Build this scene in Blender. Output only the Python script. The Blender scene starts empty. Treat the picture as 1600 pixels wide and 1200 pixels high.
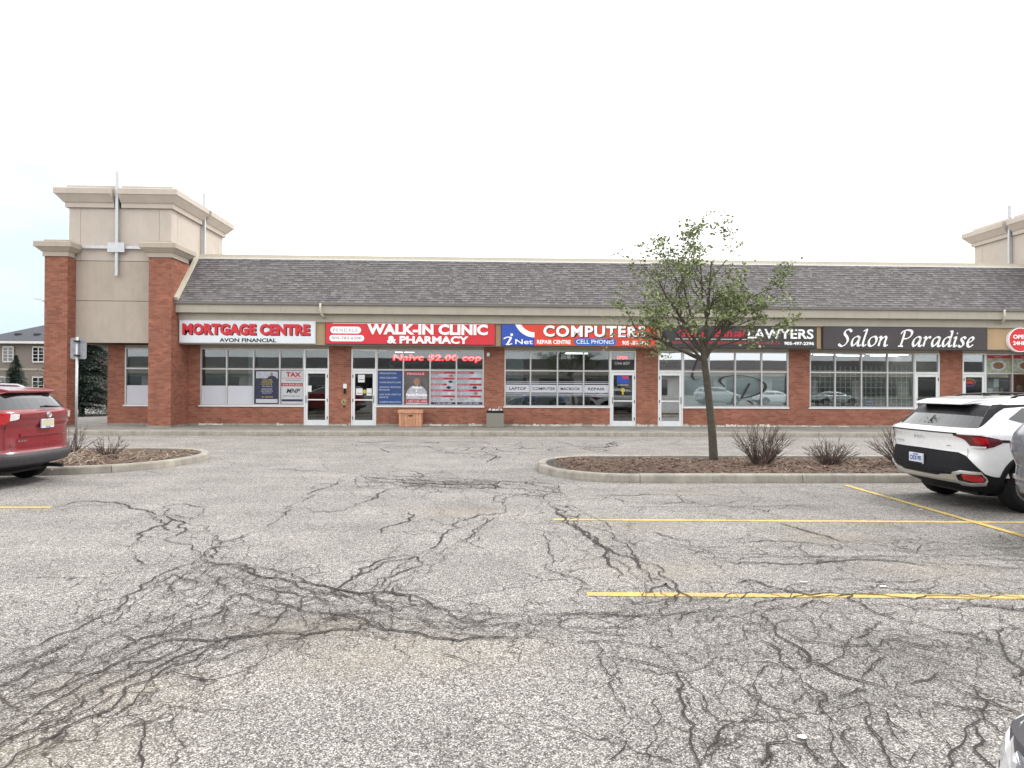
import bpy, bmesh, math, random
import numpy as np
from mathutils import Vector, Matrix
random.seed(7); rng = np.random.default_rng(7)
SC = bpy.context.scene
COL = SC.collection
PI = math.pi

# ------------------------------------------------------------------ camera
CAM_H = 1.73
cam_d = bpy.data.cameras.new('camera'); cam = bpy.data.objects.new('camera', cam_d); COL.objects.link(cam)
_f = 1020.0
yaw, pitch, roll = math.atan(35/_f), math.atan(3.7/_f), 0.005
F = Vector((math.sin(yaw)*math.cos(pitch), math.cos(yaw)*math.cos(pitch), math.sin(pitch)))
R0 = Vector((math.cos(yaw), -math.sin(yaw), 0)); U0 = R0.cross(F)
R_ = R0*math.cos(roll)+U0*math.sin(roll); U_ = -R0*math.sin(roll)+U0*math.cos(roll)
cam.matrix_world = Matrix(((R_.x, U_.x, -F.x, 0), (R_.y, U_.y, -F.y, 0), (R_.z, U_.z, -F.z, CAM_H), (0, 0, 0, 1)))
cam_d.sensor_width = 36; cam_d.lens = 36*_f/1600; cam_d.clip_start = .05; cam_d.clip_end = 3000
SC.camera = cam

# ------------------------------------------------------------------ light: bright overcast, weak sun high at the right, a little behind the shops
SUN_EL, SUN_AZ = math.radians(52), math.radians(62)      # azimuth measured from +Y towards +X
w = bpy.data.worlds.new("World"); SC.world = w; w.use_nodes = True
nt = w.node_tree; nt.nodes.clear()
def wn(t, **k):
    n = nt.nodes.new(t)
    for a, b in k.items(): setattr(n, a, b)
    return n
sky = wn('ShaderNodeTexSky', sky_type='NISHITA', sun_disc=False, sun_elevation=SUN_EL, sun_rotation=SUN_AZ)
sky.air_density = 1.0; sky.dust_density = 1.5
tc = wn('ShaderNodeTexCoord')
mp = wn('ShaderNodeMapping'); mp.inputs['Scale'].default_value = (1.2, 1.2, 3.2)
nz = wn('ShaderNodeTexNoise'); nz.inputs['Scale'].default_value = 1.6; nz.inputs['Detail'].default_value = 6; nz.inputs['Roughness'].default_value = .55
cr = wn('ShaderNodeMapRange'); cr.inputs['From Min'].default_value = .34; cr.inputs['From Max'].default_value = .50; cr.inputs['To Min'].default_value = .85; cr.inputs['To Max'].default_value = .97
cl = wn('ShaderNodeMix', data_type='RGBA'); cl.inputs['A'].default_value = (4.9, 6.0, 6.9, 1); cl.inputs['B'].default_value = (13.5, 13.5, 13.4, 1)
mx = wn('ShaderNodeMix', data_type='RGBA')
bg = wn('ShaderNodeBackground'); bg.inputs['Strength'].default_value = .1
ou = wn('ShaderNodeOutputWorld')
L = nt.links.new
L(tc.outputs['Generated'], mp.inputs['Vector']); L(mp.outputs[0], nz.inputs['Vector'])
L(nz.outputs['Fac'], cr.inputs['Value']); pass
dp = wn('ShaderNodeVectorMath', operation='DOT_PRODUCT'); dp.inputs[1].default_value = Vector((-.72, 1, .15)).normalized(); L(tc.outputs['Generated'], dp.inputs[0])
gp = wn('ShaderNodeMapRange', interpolation_type='SMOOTHSTEP'); gp.inputs['From Min'].default_value = .962; gp.inputs['From Max'].default_value = .9995; L(dp.outputs['Value'], gp.inputs['Value'])
nv = wn('ShaderNodeMapRange'); nv.inputs['From Min'].default_value = .38; nv.inputs['From Max'].default_value = .60; nv.inputs['To Min'].default_value = 1.; nv.inputs['To Max'].default_value = .80; L(nz.outputs['Fac'], nv.inputs['Value'])
gm = wn('ShaderNodeMath', operation='MULTIPLY'); L(gp.outputs[0], gm.inputs[0]); L(nv.outputs[0], gm.inputs[1])
gs = wn('ShaderNodeMath', operation='MULTIPLY'); gs.inputs[1].default_value = .0; L(gm.outputs[0], gs.inputs[0]); cv = wn('ShaderNodeMath', operation='SUBTRACT'); cv.inputs[0].default_value = 1.; L(gm.outputs[0], cv.inputs[1]); L(cv.outputs[0], cl.inputs['Factor'])
cf = wn('ShaderNodeMath', operation='SUBTRACT', use_clamp=True); L(cr.outputs[0], cf.inputs[0]); L(gs.outputs[0], cf.inputs[1])
L(cf.outputs[0], mx.inputs['Factor']); L(sky.outputs[0], mx.inputs['A']); L(cl.outputs['Result'], mx.inputs['B'])
L(mx.outputs['Result'], bg.inputs['Color']); L(bg.outputs[0], ou.inputs['Surface'])
sd = bpy.data.lights.new('sun', 'SUN'); sun = bpy.data.objects.new('sun', sd); COL.objects.link(sun)
sd.energy = 1.4; sd.angle = math.radians(14); sd.color = (1, .95, .88)
sdir = Vector((math.sin(SUN_AZ)*math.cos(SUN_EL), math.cos(SUN_AZ)*math.cos(SUN_EL), math.sin(SUN_EL)))
sun.rotation_euler = sdir.to_track_quat('Z', 'Y').to_euler(); sun.location = sdir*60
SC.view_settings.view_transform = 'Standard'; SC.view_settings.look = 'None'
SC.view_settings.exposure = 0.62; SC.view_settings.gamma = 1
SC.cycles.max_bounces = 8; SC.cycles.transparent_max_bounces = 24; SC.cycles.use_denoising = True
SC.cycles.sample_clamp_indirect = 6

# ------------------------------------------------------------------ materials
def lin(c): return tuple(((x/255)/12.92 if x/255 <= .04045 else ((x/255+.055)/1.055)**2.4) for x in c)
MATS = {}
class N:
    """tiny node helper"""
    def __init__(s, name):
        s.m = bpy.data.materials.new(name); s.m.use_nodes = True; s.t = s.m.node_tree; s.b = s.t.nodes['Principled BSDF']
        s.o = s.t.nodes['Material Output']; MATS[name] = s.m
    def n(s, typ, ins=None, **k):
        x = s.t.nodes.new(typ)
        for a, b in k.items(): setattr(x, a, b)
        for a, b in (ins or {}).items(): s.put(x.inputs[a], b)
        return x
    def put(s, sock, v):
        if isinstance(v, bpy.types.NodeSocket): s.t.links.new(v, sock)
        elif hasattr(v, 'outputs'): s.t.links.new(v.outputs[0], sock)
        else:
            if sock.type == 'RGBA' and len(v) == 3: v = (*v, 1)
            sock.default_value = v
    def pos(s): return s.n('ShaderNodeNewGeometry').outputs['Position']
    def noise(s, scale, detail=3, rough=.5, vec=None, out='Fac'):
        return s.n('ShaderNodeTexNoise', {'Vector': vec or s.pos(), 'Scale': scale, 'Detail': detail, 'Roughness': rough}).outputs[out]
    def rng(s, v, a, b, c=0., d=1.): return s.n('ShaderNodeMapRange', {'Value': v, 'From Min': a, 'From Max': b, 'To Min': c, 'To Max': d}).outputs[0]
    def math(s, op, a, b=0.): return s.n('ShaderNodeMath', {0: a, 1: b}, operation=op).outputs[0]
    def mix(s, f, a, b, bt='MIX'): return s.n('ShaderNodeMix', {'Factor': f, 'A': a, 'B': b}, data_type='RGBA', blend_type=bt).outputs['Result'] if False else s._mix(f, a, b, bt)
    def _mix(s, f, a, b, bt):
        x = s.t.nodes.new('ShaderNodeMix'); x.data_type = 'RGBA'; x.blend_type = bt
        s.put(x.inputs[0], f); s.put(x.inputs[6], a); s.put(x.inputs[7], b); return x.outputs[2]
    def scale(s, v, c): return s.n('ShaderNodeMapping', {'Vector': v, 'Scale': c}).outputs[0]
    def bump(s, h, strength=.3, dist=.01): s.put(s.b.inputs['Normal'], s.n('ShaderNodeBump', {'Height': h, 'Strength': strength, 'Distance': dist}).outputs[0])

def plain(name, col, rough=.6, metal=0., var=.12, vs=6., bump=0., bs=80., tone=0., emit=None, coat=0., spec=None, dirt=0.):
    a = N(name); c = (*col, 1)
    f = a.rng(a.noise(vs, 5, .6), .3, .7, 1-var, 1+var)
    cc = a.mix(1., c, a.n('ShaderNodeCombineColor', {0: f, 1: f, 2: f}).outputs[0], 'MULTIPLY')
    if tone:
        t = a.n('ShaderNodeAttribute', attribute_name='tone').outputs['Fac']
        t = a.rng(t, 0, 1, 1-tone, 1+tone)
        cc = a.mix(1., cc, a.n('ShaderNodeCombineColor', {0: t, 1: t, 2: t}).outputs[0], 'MULTIPLY')
    if dirt:
        vec = a.scale(a.pos(), (5, 5, .9))
        cc = a.mix(a.rng(a.noise(1.3, 5, .65, vec), .45, .75, 0, dirt), cc, (.10, .085, .07, 1))
    a.put(a.b.inputs['Base Color'], cc)
    a.put(a.b.inputs['Roughness'], a.rng(a.noise(vs*3, 3), .3, .7, max(0, rough-.06), min(1, rough+.06)))
    a.b.inputs['Metallic'].default_value = metal
    if coat: a.b.inputs['Coat Weight'].default_value = coat; a.b.inputs['Coat Roughness'].default_value = .13 if name.startswith('car_') and 'glass' not in name else .04
    if spec is not None: a.b.inputs['Specular IOR Level'].default_value = spec
    if emit: a.b.inputs['Emission Color'].default_value = (*emit[0], 1); a.b.inputs['Emission Strength'].default_value = emit[1]
    if bump: a.bump(a.noise(bs, 4), bump, .01)
    return a.m

def brick_mat(name, c1, c2):
    a = N(name)
    t = a.n('ShaderNodeAttribute', attribute_name='tone').outputs['Fac']
    cc = a.mix(t, c1, c2)
    f = a.rng(a.noise(1.1, 5, .6), .3, .7, .82, 1.15); cc = a.mix(1., cc, a.n('ShaderNodeCombineColor', {0: f, 1: f, 2: f}).outputs[0], 'MULTIPLY')
    # pale lime bloom and dirt in drifting patches
    cc = a.mix(a.rng(a.noise(2.2, 6, .7), .62, .82, 0, .30), cc, (.42, .33, .28, 1))
    st = a.scale(a.pos(), (3.5, 3.5, .45)); cc = a.mix(a.rng(a.noise(1.2, 6, .7, st), .50, .78, 0, .38), cc, (.13, .075, .055, 1))
    a.put(a.b.inputs['Base Color'], cc); a.b.inputs['Roughness'].default_value = .85
    a.bump(a.noise(70, 4), .4, .004)
    return a.m
brick_mat('brick', (.25, .084, .052, 1), (.37, .148, .094, 1))
plain('mortar', (.27, .21, .18), .95, var=.15, bump=.3)
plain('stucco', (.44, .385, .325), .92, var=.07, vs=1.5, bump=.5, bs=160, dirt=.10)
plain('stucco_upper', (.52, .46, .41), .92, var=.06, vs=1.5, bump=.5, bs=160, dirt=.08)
plain('stucco_sign_band', (.46, .33, .20), .92, var=.08, vs=2, bump=.4, bs=160, dirt=.08)
plain('fascia_paint', (.40, .37, .31), .6, var=.06, vs=2, dirt=.12)
plain('trim_cream', (.56, .52, .42), .6, var=.05, vs=2, dirt=.10)
plain('shingle', (.155, .144, .148), .95, var=.12, vs=3, bump=.8, bs=220, tone=.27)
plain('gutter_metal', (.22, .21, .20), .5, var=.08, vs=3, dirt=.15)
plain('galvanised', (.50, .52, .54), .42, .55, var=.10, vs=14)
plain('sign_back', (.30, .31, .34), .5, .3, var=.18, vs=9, dirt=.3)
plain('aluminium', (.50, .50, .50), .38, .45, var=.05, vs=5)
plain('door_white', (.74, .76, .78), .35, .1, var=.04, vs=4, dirt=.05)
plain('dark_metal', (.03, .03, .032), .5, .3, var=.1)
plain('white_paint', (.78, .78, .77), .45, var=.04)
plain('concrete', (.33, .305, .265), .9, var=.22, vs=3.2, bump=.6, bs=70, dirt=.42)
plain('concrete_walk', (.27, .255, .23), .9, var=.24, vs=1.4, bump=.4, bs=90, dirt=.40)
plain('joint_dark', (.06, .055, .05), .95)
plain('room_wall', (.48, .46, .43), .9, var=.1, vs=1)
plain('room_floor', (.25, .23, .20), .7, var=.2)
plain('room_ceiling', (.32, .32, .31), .9)
plain('blind', (.17, .165, .155), .8, var=.12, vs=2)
plain('frosted_film', (.55, .56, .62), .5, var=.03, vs=1)
plain('curtain', (.40, .42, .42), .9, var=.1, vs=3)
plain('tube_light', (.9, .9, .9), .5, emit=((1, .98, .92), 3.5))
plain('tube_warm', (.9, .9, .8), .5, emit=((1, .86, .55), 3.0))
plain('black', (.008, .008, .010), .4, var=.1, spec=.3)
plain('sign_black', (.028, .027, .030), .35, var=.12, vs=3)
plain('sign_charcoal', (.050, .042, .046), .45, var=.12, vs=2)
plain('sign_white', (.70, .74, .78), .4, var=.05, vs=1.5)
plain('sign_red', (.62, .022, .035), .38, var=.06, vs=2)
plain('sign_orange_red', (.68, .05, .022), .38, var=.06, vs=2)
plain('sign_blue', (.018, .07, .42), .38, var=.08, vs=2)
plain('pill_blue', (.015, .13, .50), .38, var=.05)
plain('letter_white', (.82, .82, .82), .4, var=.02, emit=((1, 1, 1), .10))
plain('letter_red', (.60, .015, .03), .35, var=.05)
plain('letter_crimson', (.50, .012, .025), .35, var=.05)
plain('letter_grey', (.32, .25, .27), .5, var=.05)
plain('letter_black', (.012, .012, .016), .4)
plain('poster_blue', (.022, .065, .22), .5, var=.1, vs=4)
plain('poster_grey', (.10, .09, .095), .5, var=.3, vs=5)
plain('poster_light', (.42, .44, .50), .5, var=.25, vs=6)
plain('poster_white', (.50, .51, .54), .5, var=.05)
plain('poster_red', (.38, .02, .035), .5, var=.08)
plain('poster_navy', (.018, .02, .055), .5, var=.2)
plain('poster_skin', (.30, .17, .11), .6, var=.2)
plain('poster_yellow', (.55, .42, .05), .5)
plain('poster_brown', (.20, .10, .04), .6, var=.6, vs=25)
plain('poster_green', (.28, .33, .22), .6, var=.4, vs=12)
plain('paper', (.72, .73, .74), .8, var=.04)
plain('led_red', (.5, .0, .0), .5, emit=((1., .015, .02), 2.2))
plain('led_pink', (.8, .3, .3), .5, emit=((1., .30, .28), 1.6))
plain('neon_red', (.6, .0, .0), .5, emit=((1., .03, .04), 2.4))
plain('neon_blue', (.1, .1, .6), .5, emit=((.55, .12, .95), 1.4))
plain('neon_yellow', (.6, .5, .1), .5, emit=((1., .55, .15), 1.5))
plain('cedar', (.50, .255, .155), .75, var=.22, vs=9, tone=.22, bump=.3, bs=60)
plain('bin_concrete', (.24, .23, .20), .95, var=.3, vs=40, bump=.8, bs=120)
plain('brass', (.42, .32, .20), .4, .8)
plain('chrome', (.62, .62, .63), .12, 1.0, var=.03)
plain('tyre', (.010, .010, .011), .85, var=.2, vs=20, spec=.2)
plain('rim', (.30, .30, .31), .3, .8)
plain('car_glass', (.012, .014, .018), .03, 0, var=.02, coat=.6, spec=1.0)
plain('car_white', (.80, .81, .83), .25, 0, var=.01, coat=1.)
plain('car_red', (.20, .007, .014), .32, .0, var=.0, coat=1.)
plain('car_grey', (.15, .16, .19), .28, .2, var=.0, coat=1.)
plain('car_silver', (.48, .50, .52), .28, .3, var=.03, coat=1.)
plain('car_blue', (.03, .06, .14), .28, .3, var=.03, coat=1.)
plain('cladding', (.011, .011, .014), .6, var=.15, vs=8, spec=.22)
plain('cladding_grey', (.050, .048, .053), .6, var=.12, vs=8)
plain('skid_silver', (.55, .55, .54), .35, .6, var=.04)
plain('lamp_red', (.42, .006, .01), .12, 0, var=.15, vs=18, coat=1.)
plain('lamp_dark_red', (.10, .006, .012), .10, 0, var=.5, vs=14, coat=1.)
plain('lamp_clear', (.66, .66, .68), .12, 0, var=.2, vs=25, coat=1.)
plain('plate_white', (.62, .66, .74), .5, var=.04)
plain('plate_beige', (.50, .48, .34), .5, var=.05)
plain('plate_blue', (.05, .09, .30), .5)
plain('bark', (.070, .062, .046), .9, var=.35, vs=14, bump=.8, bs=50)
plain('twig', (.115, .080, .066), .9, var=.3, vs=10, tone=.4)
plain('leaf', (.185, .225, .095), .55, var=.25, vs=3, tone=.45)
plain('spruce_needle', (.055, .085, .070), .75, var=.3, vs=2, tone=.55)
plain('mulch', (.098, .062, .045), .95, var=.5, vs=7, bump=1., bs=60)
plain('chip', (.140, .088, .060), .9, var=.3, tone=.6)
plain('dead_stick', (.34, .28, .22), .9, var=.3, tone=.4)
plain('house_brick', (.23, .20, .175), .9, var=.12, vs=8)
plain('house_roof', (.065, .070, .085), .95, var=.2, vs=5, bump=.5)
plain('house_white', (.68, .67, .64), .6)
plain('crack_filler', (.034, .028, .026), 1., var=.3, vs=30)
plain('far_ground', (.10, .11, .06), .95, var=.3, vs=.3)
plain('rear_wall_paint', (.50, .49, .46), .9, var=.1, vs=.5)

def worn_line():
    a = N('line_paint')
    p = a.pos()
    col = a.mix(a.rng(a.noise(8, 5, .6), .3, .7), (.55, .37, .085, 1), (.64, .46, .14, 1))
    wear = a.rng(a.math('ADD', a.noise(38, 7, .8), a.math('MULTIPLY', a.noise(1.7, 4, .65), .45)), .70, .84)
    a.put(a.b.inputs['Base Color'], a.mix(a.math('MULTIPLY', wear, .75), col, (.17, .16, .145, 1)))
    a.b.inputs['Roughness'].default_value = .85
    a.bump(a.noise(120, 4), .5, .004)
worn_line()

def asphalt():
    a = N('asphalt'); p = a.pos()
    att = a.n('ShaderNodeAttribute', attribute_name='mask'); sep = a.n('ShaderNodeSeparateColor', {0: att.outputs['Color']})
    mC, mS, mD = sep.outputs[0], sep.outputs[1], sep.outputs[2]
    st = a.n('ShaderNodeTexVoronoi', {'Vector': p, 'Scale': 125., 'Randomness': 1.})
    sc = a.n('ShaderNodeSeparateColor', {0: st.outputs['Color']}).outputs[0]
    st2 = a.n('ShaderNodeTexVoronoi', {'Vector': p, 'Scale': 62., 'Randomness': 1.})
    sc2 = a.n('ShaderNodeSeparateColor', {0: st2.outputs['Color']}).outputs[1]
    gap = a.rng(st.outputs['Distance'], .25, .75, 1., .35)
    v = a.math('MULTIPLY', a.rng(a.math('POWER', sc, 1.3), 0, 1, .10, .46), gap)
    v = a.math('MULTIPLY', v, a.rng(sc2, 0, 1, .80, 1.20))
    v = a.math('MULTIPLY', v, a.rng(a.noise(17, 4, .7), .3, .7, .82, 1.18))
    v = a.math('MULTIPLY', v, a.rng(a.noise(.9, 6, .62), .3, .7, .84, 1.16))
    vx = a.scale(p, (.35, 2.2, 1)); v = a.math('MULTIPLY', v, a.rng(a.noise(.8, 4, .6, vx), .3, .7, .90, 1.10))
    v = a.math('MULTIPLY', v, 1.50)
    tint = a.noise(30, 2, .5, out='Color')
    col = a.n('ShaderNodeCombineColor', {0: v, 1: a.math('MULTIPLY', v, .955), 2: a.math('MULTIPLY', v, .90)}).outputs[0]
    col = a.mix(.12, col, a.mix(1., col, a.mix(.35, tint, (1, 1, 1, 1)), 'MULTIPLY'))
    sandv = a.math('MULTIPLY', mS, a.rng(a.noise(9, 6, .7), .35, .65, .15, .85))
    col = a.mix(sandv, col, a.mix(a.noise(60, 3), (.23, .18, .125, 1), (.36, .30, .22, 1)))
    dk = a.math('MULTIPLY', mD, a.rng(a.noise(3.5, 6, .7), .35, .62, .1, 1.)); dk = a.rng(dk, 0, 1, 1., .62)
    col = a.mix(1., col, a.n('ShaderNodeCombineColor', {0: dk, 1: dk, 2: dk}).outputs[0], 'MULTIPLY')
    # crazing: three sizes of cells whose seams open where the surface has broken up
    n1 = a.n('ShaderNodeTexNoise', {'Vector': p, 'Scale': 2.1, 'Detail': 4., 'Roughness': .6}).outputs['Color']
    n2 = a.n('ShaderNodeTexNoise', {'Vector': p, 'Scale': 14., 'Detail': 3., 'Roughness': .6}).outputs['Color']
    def warp(v, n, k):
        s_ = a.n('ShaderNodeVectorMath', {0: n, 1: (.5, .5, .5)}, operation='SUBTRACT').outputs[0]
        s_ = a.n('ShaderNodeVectorMath', {0: s_, 'Scale': k}, operation='SCALE').outputs[0]
        return a.n('ShaderNodeVectorMath', {0: v, 1: s_}, operation='ADD').outputs[0]
    q = warp(warp(p, n1, .55), n2, .07)
    q = a.scale(q, (1.5, .85, 0.)) 
    cr_all = None
    br = a.rng(a.noise(1.1, 3, .6), .34, .60)          # broken up unevenly
    for sc_, hw, lo, hi, base in ((.62, .0065, .02, .30, .16), (1.7, .0060, .22, .46, 0.), (3.6, .0048, .55, .8, 0.)):
        vo = a.n('ShaderNodeTexVoronoi', {'Vector': q, 'Scale': sc_, 'Randomness': .95}, feature='DISTANCE_TO_EDGE', voronoi_dimensions='2D')
        wv = a.math('MULTIPLY', a.rng(a.noise(6, 4, .7), .3, .7, .25, 1.8), hw*sc_)
        c = a.n('ShaderNodeMapRange', {'Value': vo.outputs['Distance'], 'From Min': a.math('MULTIPLY', wv, .45), 'From Max': a.math('MULTIPLY', wv, 1.6), 'To Min': 1., 'To Max': 0.}).outputs[0]
        g = a.rng(a.math('MULTIPLY', a.math('ADD', mC, base), a.math('ADD', a.math('MULTIPLY', br, .75), .35)), lo, hi)
        c = a.math('MULTIPLY', c, g)
        cr_all = c if cr_all is None else a.math('MAXIMUM', cr_all, c)
    col = a.mix(a.math('MULTIPLY', cr_all, .82), col, (.050, .040, .034, 1))
    a.put(a.b.inputs['Base Color'], col); a.b.inputs['Roughness'].default_value = .93
    a.b.inputs['Specular IOR Level'].default_value = .25
    h = a.math('SUBTRACT', a.math('MULTIPLY', st.outputs['Distance'], -.5), a.math('MULTIPLY', cr_all, 1.5))
    a.bump(h, .55, .008)
asphalt()

def glass(name, tint=(.78, .82, .82), refl=1.0):
    a = N(name); a.t.nodes.remove(a.b)
    tr = a.n('ShaderNodeBsdfTransparent', {'Color': (*tint, 1)}); gl = a.n('ShaderNodeBsdfGlossy', {'Color': (.93, .97, 1., 1), 'Roughness': .012})
    wv = a.noise(.9, 2, .5); bp = a.n('ShaderNodeBump', {'Height': wv, 'Strength': .012, 'Distance': .03}); a.put(gl.inputs['Normal'], bp.outputs[0])
    fr = a.n('ShaderNodeFresnel', {'IOR': 1.52}); f = a.math('MINIMUM', a.math('MULTIPLY', fr.outputs[0], 2.4*refl), 1.)
    m = a.n('ShaderNodeMixShader', {0: f, 1: tr.outputs[0], 2: gl.outputs[0]}); a.t.links.new(m.outputs[0], a.o.inputs[0])
glass('shop_glass'); glass('shop_glass_clear', (.92, .95, .95), 1.5); glass('shop_glass_mirrored', (.30, .34, .34), 4.6); glass('shop_glass_dark', (.5, .52, .52), 1.3)

# ------------------------------------------------------------------ mesh helpers
class MB:
    def __init__(s): s.v = []; s.f = []; s.t = []
    def face(s, pts, tone=.5):
        k = len(s.v); s.v += [tuple(p) for p in pts]; s.f.append(tuple(range(k, k+len(pts)))); s.t.append(tone)
    def box(s, x0, x1, y0, y1, z0, z1, tone=.5, skip=''):
        k = len(s.v)
        s.v += [(x0,y0,z0),(x1,y0,z0),(x1,y1,z0),(x0,y1,z0),(x0,y0,z1),(x1,y0,z1),(x1,y1,z1),(x0,y1,z1)]
        for nme, q in (('b',(3,2,1,0)),('t',(4,5,6,7)),('f',(0,1,5,4)),('r',(1,2,6,5)),('k',(2,3,7,6)),('l',(3,0,4,7))):
            if nme not in skip: s.f.append(tuple(k+i for i in q)); s.t.append(tone)
        return s
    def tube(s, pts, rad, n=8, tone=.5, cap=True):
        pts = [Vector(p) for p in pts]
        if not hasattr(rad, '__len__'): rad = [rad]*len(pts)
        k0 = len(s.v); up = None
        for i, p in enumerate(pts):
            d = (pts[min(i+1, len(pts)-1)]-pts[max(i-1, 0)]).normalized()
            if up is None: up = d.orthogonal().normalized()
            else:
                up = (up-d*up.dot(d)); up = up.normalized() if up.length > 1e-6 else d.orthogonal().normalized()
            r = d.cross(up)
            for j in range(n):
                a = 2*PI*j/n; s.v.append(tuple(p+(up*math.cos(a)+r*math.sin(a))*rad[i]))
        for i in range(len(pts)-1):
            for j in range(n):
                a, b = k0+i*n+j, k0+i*n+(j+1) % n
                s.f.append((a, b, b+n, a+n)); s.t.append(tone)
        if cap:
            s.f.append(tuple(k0+j for j in reversed(range(n)))); s.f.append(tuple(k0+(len(pts)-1)*n+j for j in range(n))); s.t += [tone]*2
        return s
    def prism(s, poly, axis, a, b, tone=.5):
        """poly of 2D points extruded along axis ('x','y','z') from a to b"""
        def P(u, v, w): return {'x': (w, u, v), 'y': (u, w, v), 'z': (u, v, w)}[axis]
        k = len(s.v); n = len(poly)
        s.v += [P(u, v, a) for u, v in poly]+[P(u, v, b) for u, v in poly]
        s.f.append(tuple(range(k, k+n))); s.f.append(tuple(reversed(range(k+n, k+2*n)))); s.t += [tone]*2
        for i in range(n):
            j = (i+1) % n; s.f.append((k+j, k+i, k+n+i, k+n+j)); s.t.append(tone)
        return s
    def lathe(s, prof, c, axis='z', n=16, tone=.5):
        k = len(s.v)
        for r, h in prof:
            for j in range(n):
                a = 2*PI*j/n; x, y = r*math.cos(a), r*math.sin(a)
                s.v.append({'z': (c[0]+x, c[1]+y, c[2]+h), 'y': (c[0]+x, c[1]+h, c[2]+y), 'x': (c[0]+h, c[1]+x, c[2]+y)}[axis])
        for i in range(len(prof)-1):
            for j in range(n):
                a, b = k+i*n+j, k+i*n+(j+1) % n; s.f.append((a, b, b+n, a+n)); s.t.append(tone)
        s.f.append(tuple(k+j for j in range(n))); s.f.append(tuple(k+(len(prof)-1)*n+j for j in range(n))); s.t += [tone]*2
        return s
    def sweep(s, path, prof, closed=False, tone=.5):
        """path: 2D points (x,y), outward side is the right-hand side; prof: (offset, z), a closed outline"""
        n = len(path); k = len(s.v); m = len(prof); P = [Vector(p) for p in path]
        for i in range(n):
            if closed: d0 = (P[i]-P[i-1]).normalized(); d1 = (P[(i+1) % n]-P[i]).normalized()
            else:
                d0 = (P[i]-P[i-1]).normalized() if i else (P[1]-P[0]).normalized(); d1 = (P[i+1]-P[i]).normalized() if i < n-1 else d0
            n0 = Vector((d0.y, -d0.x)); n1 = Vector((d1.y, -d1.x)); b = (n0+n1); b = b/max(.3, b.dot(n0)) if b.length > 1e-6 else n0
            for o, z in prof: s.v.append((P[i].x+b.x*o, P[i].y+b.y*o, z))
        for i in range(n if closed else n-1):
            j = (i+1) % n
            for q in range(m):
                r = (q+1) % m; s.f.append((k+i*m+q, k+j*m+q, k+j*m+r, k+i*m+r)); s.t.append(tone)
        if not closed:
            s.f.append(tuple(k+q for q in range(m))); s.f.append(tuple(k+(n-1)*m+q for q in reversed(range(m)))); s.t += [tone]*2
        return s

WL = {}     # world location of every root / part while building
def finish(name, me, mat, parent, loc, props):
    o = bpy.data.objects.new(name, me); COL.objects.link(o)
    if mat and not me.materials: me.materials.append(MATS[mat])
    WL[o.name] = Vector(loc)
    if parent: o.parent = parent; o.location = Vector(loc)-WL[parent.name]
    else: o.location = loc
    for a, b in props.items(): o[a] = b
    return o
def obj(name, mb, mat, parent=None, smooth=False, bevel=0, **props):
    if not mb.v: return None
    me = bpy.data.meshes.new(name)
    V = np.array(mb.v, dtype=np.float64); lo, hi = V.min(0), V.max(0); c = np.array([(lo[0]+hi[0])/2, (lo[1]+hi[1])/2, lo[2]])
    me.from_pydata([tuple(x) for x in (V-c)], [], mb.f); me.update()
    bm = bmesh.new(); bm.from_mesh(me)
    tl = [round(x, 4) for x in mb.t]
    if len(mb.f) < 6000:
        bmesh.ops.recalc_face_normals(bm, faces=bm.faces)
    bm.to_mesh(me); bm.free()
    at = me.attributes.new('tone', 'FLOAT', 'FACE'); at.data.foreach_set('value', np.array(tl, dtype=np.float32))
    if smooth: me.polygons.foreach_set('use_smooth', [True]*len(me.polygons))
    o = finish(name, me, mat, parent, c, props)
    if bevel:
        b = o.modifiers.new('bevel', 'BEVEL'); b.width = bevel; b.segments = 2; b.limit_method = 'ANGLE'
    return o
def thing(name, loc, label, cat, group=None):
    o = bpy.data.objects.new(name, None); COL.objects.link(o); o.location = loc; WL[o.name] = Vector(loc)
    o['label'] = label; o['category'] = cat; o.empty_display_size = .2
    if group: o['group'] = group
    return o
def copy_tree(o, parent=None):
    c = o.copy(); COL.objects.link(c)
    if parent: c.parent = parent; c.matrix_parent_inverse = o.matrix_parent_inverse.copy()
    for ch in list(o.children): copy_tree(ch, c)
    return c

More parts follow.
